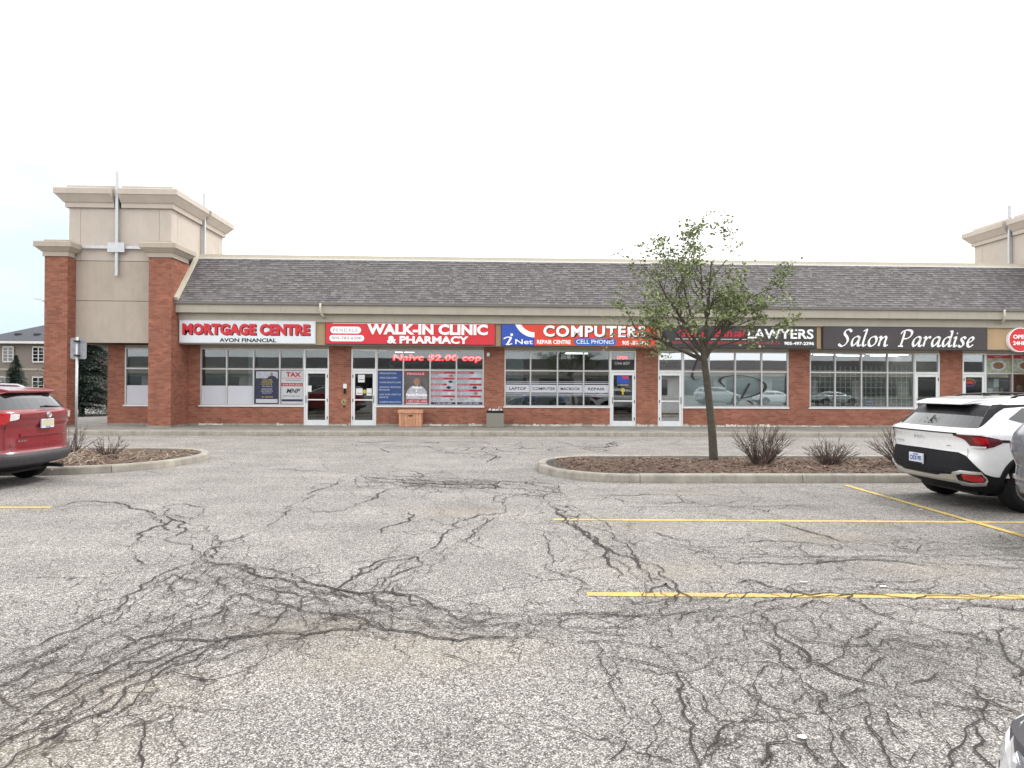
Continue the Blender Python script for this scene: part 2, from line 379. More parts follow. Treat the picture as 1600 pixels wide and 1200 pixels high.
# ------------------------------------------------------------------ lettering
def _text_mesh(s, bold=0., extrude=.05, shear=0., spacing=1.):
    cu = bpy.data.curves.new('lettering', 'FONT'); cu.body = s; cu.size = 1; cu.extrude = extrude; cu.offset = bold; cu.shear = shear
    cu.space_character = spacing; cu.resolution_u = 3
    o = bpy.data.objects.new('lettering', cu); COL.objects.link(o)
    dg = bpy.context.evaluated_depsgraph_get(); dg.update()
    me = bpy.data.meshes.new_from_object(o.evaluated_get(dg))
    V = np.array([tuple(v.co) for v in me.vertices]); Fc = [tuple(p.vertices) for p in me.polygons]
    bpy.data.objects.remove(o); bpy.data.curves.remove(cu); bpy.data.meshes.remove(me)
    return V, Fc
def letters(s, x0, x1, zb, zt, y, mat, parent, depth=.03, bold=0., shear=0., spacing=1., split=True, name='letter', face='-y', fit=True, **props):
    """stand the text up facing -Y inside the given rectangle; y is the plane it stands on, depth how proud it is"""
    V, Fc = _text_mesh(s, bold, .05, shear, spacing)
    lo, hi = V.min(0), V.max(0)
    sx = (x1-x0)/(hi[0]-lo[0]); sz = (zt-zb)/(hi[1]-lo[1])
    if not fit: sx = sz
    X = x0+(V[:, 0]-lo[0])*sx; Z = zb+(V[:, 1]-lo[1])*sz; Y = y-(V[:, 2]-lo[2])/(hi[2]-lo[2])*depth
    P = np.stack([X, Y, Z], 1)
    # connected pieces (text meshes keep every glyph outline apart), merged by x-overlap into letters
    par = list(range(len(P)))
    def find(a):
        while par[a] != a: par[a] = par[par[a]]; a = par[a]
        return a
    key = {}
    for i, p in enumerate(P):
        q = (round(p[0], 5), round(p[2], 5)); 
        if q in key: par[find(i)] = find(key[q])
        else: key[q] = i
    for fc in Fc:
        for a in fc[1:]: par[find(a)] = find(fc[0])
    isl = {}
    for i in range(len(P)): isl.setdefault(find(i), []).append(i)
    groups = []
    if split:
        its = sorted(isl.values(), key=lambda ix: P[ix, 0].min())
        for ix in its:
            a, b = P[ix, 0].min(), P[ix, 0].max(); c = (a+b)/2
            if groups and groups[-1][0] <= c <= groups[-1][1]: groups[-1][2] += ix; groups[-1][1] = max(b, groups[-1][1])
            else: groups.append([a, b, list(ix)])
        groups = [g[2] for g in groups]
    else: groups = [list(range(len(P)))]
    own = {}
    for gi, g in enumerate(groups):
        for i in g: own[i] = gi
    mbs = [MB() for _ in groups]; mp_ = [dict() for _ in groups]
    for fc in Fc:
        gi = own[fc[0]]; mb = mbs[gi]; mm = mp_[gi]; f2 = []
        for i in fc:
            if i not in mm: mm[i] = len(mb.v); mb.v.append(tuple(P[i]))
            f2.append(mm[i])
        mb.f.append(tuple(f2)); mb.t.append(.5)
    for mb in mbs: obj(name, mb, mat, parent, **props)

def catmull(pts, n=8):
    pts = [np.array(p, float) for p in pts]; P = [2*pts[0]-pts[1]]+pts+[2*pts[-1]-pts[-2]]; out = []
    for i in range(1, len(P)-2):
        for k in range(n):
            t = k/n; out.append(.5*((2*P[i])+(-P[i-1]+P[i+1])*t+(2*P[i-1]-5*P[i]+4*P[i+1]-P[i+2])*t*t+(-P[i-1]+3*P[i]-3*P[i+1]+P[i+2])*t**3))
    out.append(P[-2]); return out
def nib(mb, pts, y, depth, wmax, ang=.9, wmin=.25, n=8, taper=False):
    """a broad-pen stroke standing up facing -Y; pts are (x,z)"""
    C = catmull(pts, n); k = len(mb.v); nv = np.array([math.cos(ang), math.sin(ang)]); W = []
    for i, c in enumerate(C):
        d = C[min(i+1, len(C)-1)]-C[max(i-1, 0)]; d = d/(np.linalg.norm(d)+1e-9); nn = np.array([-d[1], d[0]])
        wd = wmax*max(wmin, abs(d[0]*nv[1]-d[1]*nv[0]))
        if taper: wd *= min(1, .25+4*min(i, len(C)-1-i)/len(C))
        for q, yy in ((1, y-depth), (-1, y-depth), (-1, y), (1, y)): mb.v.append((c[0]+nn[0]*wd*.5*q, yy, c[1]+nn[1]*wd*.5*q))
    for i in range(len(C)-1):
        a = k+i*4
        for q in range(4): mb.f.append((a+q, a+4+q, a+4+(q+1) % 4, a+(q+1) % 4)); mb.t.append(.5)
    mb.f.append((k, k+1, k+2, k+3)); e = k+4*(len(C)-1); mb.f.append((e+3, e+2, e+1, e)); mb.t += [.5, .5]

# ------------------------------------------------------------------ ground
mb = MB(); mb.face([(-900, -600, -.03), (900, -600, -.03), (900, 1500, -.03), (-900, 1500, -.03)])
obj('ground', mb, 'far_ground', kind='structure')

CRACKS= [[[-5.84,13.93],[-4.41,13.62],[-3.2,13.22],[-2.53,12.75],[-1.56,12.85],[-0.82,13.13],[0.33,13.24]],[[-6.04,9.23],[-6.05,9.52],[-6.0,9.88],[-5.66,9.77],[-5.15,9.51],[-4.48,8.9],[-4.05,8.52],[-3.58,7.84],[-3.1,6.94],[-2.87,6.6]],[[-4.05,8.52],[-4.03,7.85],[-3.85,7.22],[-3.46,6.56],[-3.22,6.33]],[[-2.87,6.6],[-2.95,7.21],[-2.87,7.36],[-2.72,8.19],[-2.73,9.11],[-2.76,10.03],[-2.81,10.95],[-2.63,12.06]],[[-2.87,6.6],[-2.97,6.01],[-2.96,5.47],[-2.89,4.7],[-2.96,4.41],[-3.06,4.21]],[[-2.87,6.6],[-2.75,5.91],[-2.55,5.38],[-2.53,4.69],[-2.67,4.41],[-2.74,4.02],[-2.77,3.82]],[[-2.77,6.22],[-2.88,5.73],[-2.79,5.39],[-2.76,4.69],[-2.83,4.21],[-2.93,4.03]],[[-2.69,6.44],[-2.11,6.0],[-1.7,5.8],[-1.32,5.61],[-0.88,5.51],[-0.41,5.11],[-0.11,4.76],[0.18,4.89]],[[-0.63,6.33],[-0.74,6.18],[-0.93,5.88],[-0.96,5.43],[-0.9,5.12],[-0.98,4.98],[-1.18,4.98]],[[-1.26,5.79],[-1.22,6.19],[-0.93,6.65],[-0.68,6.77],[-0.53,7.33],[-0.34,7.98],[-0.12,8.77],[0.24,9.47]],[[-1.3,5.52],[-1.18,5.98],[-1.02,6.41],[-0.74,6.64],[-0.63,6.33]],[[-1.16,5.12],[-0.79,4.98],[-0.58,4.84],[-0.33,4.64],[-0.11,4.7],[0.17,4.76]],[[-0.79,5.69],[-0.82,5.51],[-0.63,5.27],[-0.32,5.11],[-0.02,5.18],[0.19,5.25]],[[-1.28,5.01],[-0.97,4.91],[-0.74,4.65],[-0.46,4.56],[-0.19,4.43],[0.07,4.49]],[[-1.91,3.54],[-1.72,3.34],[-1.64,3.16],[-1.54,2.96]],[[-2.01,4.01],[-1.94,3.76],[-1.93,3.54],[-1.93,3.29],[-1.82,2.96]],[[-2.49,3.42],[-2.38,3.55],[-2.23,3.69],[-2.11,3.84],[-2.06,4.1],[-1.89,3.99],[-1.74,3.91],[-1.58,3.87]],[[-2.35,3.24],[-2.22,3.35],[-2.11,3.54],[-2.03,3.76]],[[-2.63,3.63],[-2.5,3.73],[-2.38,3.93],[-2.28,4.15],[-2.21,4.4],[-2.09,4.5],[-1.82,4.47],[-1.6,4.55],[-1.39,4.6],[-1.1,4.66],[-0.92,4.65],[-0.88,4.98]],[[-2.19,3.02],[-2.09,3.12],[-2.05,3.29]],[[-1.54,4.38],[-1.67,4.18],[-1.8,4.05],[-1.89,3.99]],[[-1.98,4.86],[-2.13,4.68],[-2.29,4.57],[-2.43,4.35],[-2.55,4.02],[-2.61,3.74],[-2.66,3.66]],[[-2.05,5.14],[-2.06,4.93],[-2.18,4.89],[-2.15,4.62]],[[-2.02,5.45],[-1.99,5.0],[-1.88,4.67]],[[-2.39,6.0],[-2.31,5.54],[-2.2,5.22],[-2.22,4.98],[-2.31,4.68]],[[-1.43,5.2],[-1.53,5.06],[-1.59,4.79],[-1.73,4.67],[-1.86,4.61]],[[-1.41,5.52],[-1.5,5.28],[-1.56,4.99],[-1.59,4.67]],[[-0.3,4.22],[-0.17,4.13],[-0.05,4.03]],[[-0.62,18.3],[-0.07,16.91],[0.16,15.85],[-0.06,14.91]],[[-2.53,12.75],[-1.86,11.66],[-1.37,11.29],[-0.77,10.62],[-0.25,10.74],[0.37,10.48]],[[-1.63,13.43],[-1.36,12.23],[-1.15,11.29],[-1.17,10.49]],[[-1.64,10.95],[-1.84,9.75],[-2.13,9.01],[-2.47,8.97]],[[0.24,9.47],[0.69,10.61],[1.02,12.06]],[[-1.09,9.0],[-1.15,8.17],[-1.22,7.65]],[[1.17,11.29],[1.07,8.98],[1.07,7.97],[1.16,7.3],[1.26,6.87],[1.3,6.37],[1.33,5.94],[1.33,5.6],[1.33,5.42]],[[1.08,8.34],[1.17,7.15],[1.3,6.74],[1.43,6.15]],[[0.66,7.79],[0.66,6.62],[0.68,5.95],[0.87,5.66]],[[0.72,5.16],[0.5,5.24],[0.29,5.2],[0.19,5.25]],[[1.33,5.42],[1.56,5.7],[1.61,5.47],[1.41,5.15],[1.32,4.86],[1.2,4.73]],[[0.17,4.72],[0.45,4.75],[0.72,4.68],[1.0,4.68],[1.2,4.73],[1.35,4.93]],[[0.17,4.79],[0.38,4.51],[0.59,4.36],[0.72,4.41],[0.7,4.17],[0.7,4.04],[0.7,3.78],[0.7,3.57]],[[0.7,4.15],[0.95,4.08],[1.14,3.92],[1.07,3.61],[1.03,3.4],[1.01,3.21],[0.97,2.94]],[[0.61,4.39],[0.77,4.42],[0.94,4.38],[1.13,4.3],[1.23,4.34]],[[0.58,4.62],[0.51,4.88],[0.66,4.95],[0.95,4.91],[1.2,4.94]],[[0.94,3.61],[0.84,3.22],[0.73,2.9]],[[0.68,3.16],[0.56,3.0]],[[1.29,4.12],[1.39,3.93],[1.48,3.68],[1.55,3.49],[1.55,3.26],[1.53,3.08],[1.57,2.93]],[[2.0,3.66],[2.04,3.48],[2.04,3.25],[2.02,3.02],[1.97,2.87]],[[2.04,4.59],[2.05,4.33],[2.0,4.05],[2.11,3.87],[2.28,3.7]],[[1.96,3.59],[2.12,3.68],[2.17,3.65]],[[1.81,7.15],[2.15,6.86],[2.28,6.47],[2.42,6.31],[3.04,6.28],[3.41,6.39],[3.84,6.45],[4.15,6.33],[4.38,6.1]],[[2.45,6.4],[2.92,6.59],[3.48,6.51]],[[3.72,6.84],[3.89,7.12],[4.18,7.26],[4.66,7.32],[4.77,7.05],[4.55,6.77],[4.18,6.52],[4.03,6.33]],[[2.39,5.51],[2.58,5.45],[2.7,5.36],[3.03,5.36],[2.96,5.01],[3.03,4.76],[3.18,4.69],[3.24,4.51],[3.47,4.33],[3.55,4.22]],[[2.18,5.69],[2.38,5.76],[2.43,5.61],[2.58,5.45]],[[2.29,9.83],[2.83,9.66],[3.46,9.55],[3.92,9.99]],[[3.39,9.35],[3.88,8.96],[4.38,9.44],[4.84,9.24]],[[3.72,8.2],[3.83,7.76],[3.96,7.27]],[[2.28,7.29],[2.05,7.51],[1.95,7.71]],[[4.81,7.1],[5.24,7.1],[5.94,7.06]],[[2.08,4.92],[2.06,4.59],[2.14,4.41],[2.43,4.3],[2.8,4.4],[3.08,4.28]],[[1.72,4.86],[1.95,4.72],[2.15,4.53]],[[1.6,5.47],[1.74,5.22],[2.02,5.14],[2.39,5.51]],[[1.83,4.42],[1.84,4.06],[1.88,3.87]],[[2.7,3.65],[2.76,3.53],[2.82,3.39]],[[1.88,3.87],[1.89,3.59],[1.84,3.25],[1.8,2.92]],[[0.7,3.58],[0.73,3.34],[0.68,3.16]],[[1.28,3.33],[1.14,3.21],[1.0,2.99]],[[1.46,3.14],[1.35,3.12],[1.25,2.93]],[[2.12,20.48],[2.52,18.95],[3.17,18.37],[3.95,20.52]],[[-4.04,20.32],[-3.08,19.24],[-1.51,18.28]],[[-1.33,18.28],[-0.71,16.27],[0.24,15.71],[1.12,17.42]],[[5.6,20.56],[5.56,18.41],[6.36,18.05]],[[2.99,5.81],[3.22,5.81],[3.51,5.71],[3.98,5.79]]]
CAPS= [[-2.53, 3.49, -2.09, 4.68, 0.45, 1.0], [-2.02, 3.29, -1.78, 3.68, 0.3, 1.0], [-2.87, 6.44, -1.3, 5.52, 0.3, 0.9], [-2.47, 5.01, -1.28, 4.66, 0.35, 1.0], [-1.28, 4.66, -0.01, 4.7, 0.3, 1.0], [-1.75, 12.48, -0.05, 11.15, 0.55, 0.8], [1.24, 5.08, 1.38, 4.02, 0.35, 0.8], [1.38, 4.02, 3.35, 3.98, 0.55, 0.7], [2.26, 5.46, 4.34, 5.42, 0.35, 0.5], [0.99, 9.47, 1.36, 5.84, 0.3, 0.5], [1.02, 3.61, 1.8, 3.08, 0.35, 0.4], [-1.07, 5.43, -0.6, 4.97, 0.3, 0.9], [2.28, 6.86, 4.44, 6.56, 0.5, 0.3], [0.17, 4.57, 0.62, 4.62, 0.25, 0.5], [-3.3, 4.53, -2.95, 5.02, 0.4, 0.5], [-1.15, 18.29, 2.73, 20.49, 1.0, 0.3]]
SAND = [(-2.03, 3.76), (-0.82, 4.16), (-0.26, 4.25), (1.9, 8.14), (1.68, 6.14), (4.19, 6.1), (-0.39, 9.0), (3.97, 7.42), (-1.28, 4.66), (-2.13, 3.18), (3.31, 10.6), (-0.52, 4.36)]
DARK = [(2.36, 4.41), (2.67, 4.19), (3.26, 4.17), (1.64, 4.93), (4.94, 6.69), (-2.36, 4.01), (7.44, 9.42), (-8.07, 11.67), (-1.53, 4.61), (1.57, 4.32), (1.81, 3.45)]
SCRAPS = [(2.79, 5.7), (3.42, 5.56), (6.13, 9.08), (1.55, 3.17), (4.23, 11.74), (4.75, 5.65)]

def seg_dist(X, Y, x0, y0, x1, y1):
    dx, dy = x1-x0, y1-y0; l2 = dx*dx+dy*dy+1e-9
    t = np.clip(((X-x0)*dx+(Y-y0)*dy)/l2, 0, 1); return np.hypot(X-x0-t*dx, Y-y0-t*dy)
xs = np.concatenate([np.arange(-60, -14, 2.), np.arange(-14, 16, .12), np.arange(16, 61, 2.)])
ys = np.concatenate([np.arange(-60, 0, 2.), np.arange(0, 24, .12), np.arange(24, 60.1, 2.)])
GX, GY = np.meshgrid(xs, ys)
mC = np.zeros_like(GX); mS = np.zeros_like(GX); mD = np.zeros_like(GX)
for x0, y0, x1, y1, r, s in CAPS:
    mC = np.maximum(mC, s*np.exp(-np.clip(seg_dist(GX, GY, x0, y0, x1, y1)/r-.35, 0, 9)**2*1.1))
for pl in CRACKS:
    for (x0, y0), (x1, y1) in zip(pl[:-1], pl[1:]):
        mC = np.maximum(mC, .42*np.exp(-(seg_dist(GX, GY, x0, y0, x1, y1)/.26)**2))
for x, y in SAND: mS = np.maximum(mS, .45*np.exp(-((GX-x)/.55)**2-((GY-y)/.28)**2))
for x, y in DARK: mD = np.maximum(mD, np.exp(-((GX-x)/.75)**2-((GY-y)/.42)**2))
# darker parking strip on the right where cars stand, vignette put into its colour
mD = np.maximum(mD, .50/(1+np.exp(-(GX-3.0)*1.6))*(GY < 11.4)*(GY > 2))
for x0, y0, x1, y1, r, s in ((-3.6, 4.0, -2.6, 6.6, .6, .75), (-2.9, 6.7, -.2, 4.9, .45, .8), (-1.2, 5.4, -.3, 9.2, .45, .45), (-4.6, 8.9, -2.8, 6.5, .4, .35), (-2.0, 12.6, .6, 10.8, 1.1, .62), (.3, 11.8, 1.4, 5.6, .5, .55), (1.0, 5.3, 4.4, 5.3, .5, .62),
                             (1.2, 5.0, 1.3, 3.0, .5, .72), (1.4, 4.6, 3.6, 3.2, .9, .60), (2.2, 6.7, 5.0, 6.8, .7, .40), (-3.2, 2.6, -1.8, 3.9, .6, .7), (-.6, 4.7, 1.3, 4.5, .35, .7), (-8, 15, 4, 21, 2.5, .22), (1.5, 10, 6, 10.3, .8, .34)):
    mC = np.maximum(mC, s*np.exp(-np.clip(seg_dist(GX, GY, x0, y0, x1, y1)/r-.35, 0, 9)**2*1.1))
mC = np.where(GY > 22.3, 0, mC)
V = np.stack([GX.ravel(), GY.ravel(), np.zeros(GX.size)], 1); nx, ny = len(xs), len(ys)
idx = np.arange(nx*ny).reshape(ny, nx); Fq = np.stack([idx[:-1, :-1], idx[:-1, 1:], idx[1:, 1:], idx[1:, :-1]], -1).reshape(-1, 4)
me = bpy.data.meshes.new('asphalt'); me.vertices.add(len(V)); me.vertices.foreach_set('co', V.ravel())
me.loops.add(Fq.size); me.loops.foreach_set('vertex_index', Fq.ravel()); me.polygons.add(len(Fq)); me.polygons.foreach_set('loop_start', np.arange(0, Fq.size, 4)); me.polygons.foreach_set('loop_total', np.full(len(Fq), 4))
me.update(); me.validate()
at = me.attributes.new('mask', 'FLOAT_COLOR', 'POINT'); at.data.foreach_set('color', np.stack([mC.ravel(), mS.ravel(), mD.ravel(), np.ones(mC.size)], 1).ravel())
finish('asphalt_lot', me, 'asphalt', None, (0, 0, 0), dict(kind='structure'))

# the long cracks: ragged open seams of varying width, following the traced course of each
mb = MB(); rr = random.Random(3)
def fract(p, q, amp, depth):
    if depth == 0: return [p]
    d = math.hypot(q[0]-p[0], q[1]-p[1]); m = ((p[0]+q[0])/2+rr.gauss(0, amp)*d, (p[1]+q[1])/2+rr.gauss(0, amp)*d)
    return fract(p, m, amp, depth-1)+fract(m, q, amp, depth-1)
def crack_strip(pl, w0, z):
    pts = []
    for p, q in zip(pl[:-1], pl[1:]):
        d = math.hypot(q[0]-p[0], q[1]-p[1]); pts += fract(p, q, .11, max(1, min(6, int(math.log2(max(2, d/.035))))))
    pts.append(pl[-1]); n = len(pts); k = len(mb.v); wv = 1.
    for i, p in enumerate(pts):
        a, b = pts[max(i-1, 0)], pts[min(i+1, n-1)]; dx, dy = b[0]-a[0], b[1]-a[1]; l = math.hypot(dx, dy)+1e-9
        wv = max(.25, min(1.9, wv+rr.gauss(0, .22))); wd = w0*wv*min(1, .5+5*min(i, n-1-i)/n)/2
        mb.v += [(p[0]-dy/l*wd, p[1]+dx/l*wd, z), (p[0]+dy/l*wd, p[1]-dx/l*wd, z)]
    for i in range(n-1): mb.f.append((k+2*i, k+2*i+1, k+2*i+3, k+2*i+2)); mb.t.append(.5)
    return pts
for ci, pl in enumerate(CRACKS):
    dm = sum(p[1] for p in pl)/len(pl); w0 = .0056+.0010*dm
    z = .0095+.00002*(ci % 40)
    pts = crack_strip(pl, w0*rr.uniform(.7, 1.15), z)
    for _ in range(max(1, len(pts)//16)):          # short side branches
        p = rr.choice(pts); a = rr.uniform(0, 2*PI); l = rr.uniform(.12, .5)*(1+dm*.06)
        crack_strip([p, (p[0]+math.cos(a)*l*.5, p[1]+math.sin(a)*l*.5), (p[0]+math.cos(a+.5)*l, p[1]+math.sin(a+.5)*l)], w0*.45, .0103)
def along(G, t):
    k = t*(len(G)-1); i = min(int(k), len(G)-2); u = k-i; u = u*u*(3-2*u)*.5+u*.5
    return (G[i][0]*(1-u)+G[i+1][0]*u, G[i][1]*(1-u)+G[i+1][1]*u)
def web(A, B, n, step, pc, drop=.12):
    """a strip of alligator cracking between two guide lines: wandering strands with cross links"""
    ln = sum(math.hypot(A[i+1][0]-A[i][0], A[i+1][1]-A[i][1]) for i in range(len(A)-1)); m_ = max(3, int(ln/step)); nodes = []
    ph = [rr.uniform(0, 6.28) for _ in range(n)]
    for k in range(n):
        row = []
        for i in range(m_+1):
            s_ = min(.999, max(0, (i+rr.uniform(-.35, .35))/m_)); c = (k+.5)/n+(.30*math.sin(ph[k]+s_*9)+rr.gauss(0, .26))/n
            a, b = along(A, s_), along(B, s_); row.append((a[0]*(1-c)+b[0]*c, a[1]*(1-c)+b[1]*c))
        nodes.append(row)
    for k in range(n):
        i = 0
        while i < m_:
            j = i+1
            while j < m_ and rr.random() > drop: j += 1
            pl = nodes[k][i:j+1]; d_ = pl[0][1]; w_ = (.0034+.0009*d_+.0007*max(0, d_-7))*rr.uniform(.4, 1.2)
            if rr.random() > drop*.6 and len(pl) > 1: crack_strip(pl, w_, .0094+.0001*(k % 5))
            i = j
        if k < n-1:
            for i in range(m_+1):
                if rr.random() < pc:
                    q = nodes[k+1][min(m_, max(0, i+rr.choice((-1, 0, 0, 1))))]; d_ = q[1]; crack_strip([nodes[k][i], q], (.0032+.0008*d_+.0006*max(0, d_-7))*rr.uniform(.4, 1.1), .0091)
web([(-2.87, 6.6), (-2.97, 6.0), (-2.96, 5.4), (-2.95, 4.7), (-3.06, 4.2), (-3.3, 3.5)], [(0, 4.75), (-.7, 4.6), (-1.28, 4.62), (-1.6, 4.4), (-1.8, 3.9), (-2.05, 2.9)], 13, .17, .55)
web([(-2.87, 6.6), (-2.2, 6.35), (-1.3, 5.65), (-.5, 5.2), (.3, 4.9)], [(-2.85, 6.0), (-2.1, 5.3), (-1.3, 4.7), (-.5, 4.45), (.3, 4.4)], 7, .20, .6)
web([(-1.15, 5.4), (-.95, 6.2), (-.4, 7.2), (-.1, 8.6)], [(-.75, 5.1), (-.5, 6.2), (-.25, 7.0), (.25, 8.6)], 4, .22, .4, .3)
web([(.3, 4.95), (1.0, 5.0), (1.6, 5.25), (2.6, 5.7), (4.4, 5.5)], [(.3, 4.5), (.9, 4.45), (1.4, 4.5), (2.6, 4.8), (4.4, 4.6)], 7, .20, .5, .2)
web([(.9, 9.6), (1.0, 8), (1.15, 6.8), (1.25, 5.2)], [(1.3, 9.4), (1.55, 8.0), (1.7, 6.9), (1.65, 5.2)], 4, .22, .45, .25)
web([(1.25, 5.0), (1.1, 4.2), (1.0, 3.5), (.9, 2.7)], [(4.5, 5.1), (4.0, 4.5), (3.3, 3.7), (2.6, 2.7)], 13, .20, .5, .2)
web([(-2.6, 12.7), (-1.2, 12.4), (.2, 12.2), (1.2, 11.6)], [(-2.2, 11.0), (-1.2, 10.9), (0, 10.5), (1.2, 9.7)], 7, .32, .45, .25)
web([(2.0, 7.4), (3.3, 7.3), (4.6, 7.0), (6.2, 7.0)], [(2.2, 6.5), (3.3, 6.3), (4.6, 6.2), (6, 6.0)], 4, .30, .35, .3)
web([(1.6, 10.6), (3, 10.6), (5, 10.4)], [(1.6, 9.0), (3, 9.1), (5, 9.2)], 3, .45, .3, .35)
web([(-1.6, 12.2), (-.6, 12.0), (.2, 11.9)], [(-1.4, 11.2), (-.6, 11.0), (.1, 11.0)], 7, .16, .7, .1)
web([(-4, 20.5), (0, 20.7), (4, 20)], [(-3.5, 17), (0, 16.4), (3.5, 16.8)], 5, .7, .35, .3)
web([(-5.5, 9.6), (-4.4, 8.6), (-3.4, 7.4), (-2.9, 6.6)], [(-4.2, 9.6), (-3.6, 8.4), (-3.0, 7.4), (-2.7, 6.6)], 3, .40, .3, .35)
obj('asphalt_cracks', mb, 'crack_filler', kind='stuff')

def line(x0, y0, x1, y1, wd=.10, z=.004):
    a = Vector((x1-x0, y1-y0)); n = Vector((-a.y, a.x)).normalized()*wd/2; m = MB(); st = int(a.length/.12); r2 = random.Random(int(x0*100))
    L_, R2 = [], []
    for i in range(st+1):
        p = Vector((x0, y0))+a*i/st
        L_.append((p.x+n.x*(1+r2.gauss(0, .05)), p.y+n.y*(1+r2.gauss(0, .05)), z)); R2.append((p.x-n.x*(1+r2.gauss(0, .05)), p.y-n.y*(1+r2.gauss(0, .05)), z))
    for i in range(st): m.face([R2[i], R2[i+1], L_[i+1], L_[i]])
    obj('parking_line', m, 'line_paint', kind='structure')
line(.84, 8.47, 12.0, 8.02); line(.82, 5.42, 9.5, 5.08); line(6.33, 11.42, 6.18, 2.2, z=.0075); line(-12, 9.38, -6.13, 9.37)
line(.8, 2.3, 6.2, 2.15)

# ------------------------------------------------------------------ kerbed islands
def rounded(x0, x1, y0, y1, corners):
    """corner radii in the order x0y0, x1y0, x1y1, x0y1, anticlockwise outline"""
    out = []
    for (cx, cy, r, a0) in ((x0, y0, corners[0], PI), (x1, y0, corners[1], 1.5*PI), (x1, y1, corners[2], 0), (x0, y1, corners[3], .5*PI)):
        sx = 1 if cx == x0 else -1; sy = 1 if cy == y0 else -1
        for k in range(11):
            a = a0+k/10*PI/2; out.append((cx+sx*r+math.cos(a)*r, cy+sy*r+math.sin(a)*r))
    return out
def inset(poly, d):
    n = len(poly); out = []
    for i in range(n):
        a, b, c = Vector(poly[i-1]), Vector(poly[i]), Vector(poly[(i+1) % n]); d0 = (b-a).normalized() if (b-a).length > 1e-6 else (c-b).normalized(); d1 = (c-b).normalized() if (c-b).length > 1e-6 else d0
        m = Vector((-(d0.y+d1.y), d0.x+d1.x)); m = m/max(.3, m.dot(Vector((-d0.y, d0.x)))) if m.length > 1e-6 else Vector((-d0.y, d0.x)); out.append((b.x+m.x*d, b.y+m.y*d))
    return out
def resample(poly, step):
    out = []; n = len(poly)
    for i in range(n):
        a, b = Vector(poly[i]), Vector(poly[(i+1) % n]); l = (b-a).length
        if l < 1e-4: continue
        k = max(1, round(l/step)); out += [tuple(a+(b-a)*j/k) for j in range(k)]
    return out
def island(poly, seg, seed):
    r2 = random.Random(seed); poly = resample(poly, .3)
    m = MB(); m.prism(inset(poly, .02), 'z', -.02, .115); base = obj('island_kerb', m, 'joint_dark', kind='structure')
    n = len(poly); per = max(2, int(seg/.3)); i = 0
    while i < n:
        path = [poly[(i+k) % n] for k in range(min(per, n-i)+1)]
        a = Vector(path[0]); b = Vector(path[1]); path[0] = tuple(a+(b-a).normalized()*.006)
        a = Vector(path[-1]); b = Vector(path[-2]); path[-1] = tuple(a+(b-a).normalized()*.006)
        h = .15+r2.uniform(-.004, .004); mm = MB(); mm.sweep(path, [(0, -.02), (.0, .03), (-.012, h-.03), (-.03, h-.004), (-.055, h), (-.165, h), (-.18, h-.01), (-.18, .05), (-.18, -.02)])
        obj('kerb_segment', mm, 'concrete', base); i += per
    # bed of mulch, heaped a little
    bed = inset(poly, .175); X = np.array(bed); x0, y0 = X.min(0); x1, y1 = X.max(0)
    st = .10; gx = np.arange(x0, x1+st, st); gy = np.arange(y0, y1+st, st)
    def inside(p):
        c = False; j = len(bed)-1
        for q in range(len(bed)):
            if (bed[q][1] > p[1]) != (bed[j][1] > p[1]) and p[0] < (bed[j][0]-bed[q][0])*(p[1]-bed[q][1])/(bed[j][1]-bed[q][1])+bed[q][0]: c = not c
            j = q
        return c
    from mathutils import noise as mn
    def hgt(x, y):
        e = min(x-x0, x1-x, y-y0, y1-y); return .085+.06*min(1, max(0, e)/.7)+.035*mn.noise(Vector((x*2.2, y*2.2, seed)))+.018*mn.noise(Vector((x*9, y*9, seed)))
    m = MB(); ind = {}
    m.face([(p[0], p[1], .075) for p in inset(poly, .15)])
    for a in range(len(gx)):
        for b in range(len(gy)):
            if inside((gx[a], gy[b])): ind[a, b] = len(m.v); m.v.append((gx[a], gy[b], hgt(gx[a], gy[b])))
    for (a, b), v in ind.items():
        q = [(a, b), (a+1, b), (a+1, b+1), (a, b+1)]
        if all(z in ind for z in q): m.f.append(tuple(ind[z] for z in q)); m.t.append(.5)
    obj('mulch_bed', m, 'mulch', smooth=True, kind='structure')
    return inside, hgt, (x0, x1, y0, y1)
def scatter(inside, hgt, bb, n, seed, mat, name, lmin, lmax, wd, lift=.01, arch=0):
    r2 = random.Random(seed); m = MB(); c = 0
    while c < n:
        x, y = r2.uniform(bb[0], bb[1]), r2.uniform(bb[2], bb[3])
        if not inside((x, y)): continue
        c += 1; a = r2.uniform(0, PI); l = r2.uniform(lmin, lmax); z = hgt(x, y)+lift*r2.random(); t = r2.random()
        if arch:
            p = [(x+math.cos(a+k*.25*r2.uniform(-1, 1))*l*(k/4-.5), y+math.sin(a)*l*(k/4-.5), z+arch*r2.random()*math.sin(k/4*PI)) for k in range(5)]
            m.tube(p, [wd*r2.uniform(.6, 1.2)]*3+[wd*.5, wd*.2], 4, t)
        else:
            dx, dy = math.cos(a)*l/2, math.sin(a)*l/2; nx_, ny_ = -math.sin(a)*wd*r2.uniform(.6, 1.6), math.cos(a)*wd; dz = r2.uniform(-.012, .016)
            m.face([(x-dx-nx_, y-dy-ny_, z-dz), (x+dx-nx_, y+dy-ny_, z+dz), (x+dx+nx_, y+dy+ny_, z+dz+.006), (x-dx+nx_, y-dy+ny_, z-dz+.006)], t)
    obj(name, m, mat, kind='stuff')
ri = island(rounded(1.0, 22, 11.68, 15.15, (1.72, .5, .5, 1.55)), 3.0, 1)
li = island(rounded(-24, -6.48, 12.62, 16.75, (.5, 2.2, 1.7, .5)), 2.7, 2)
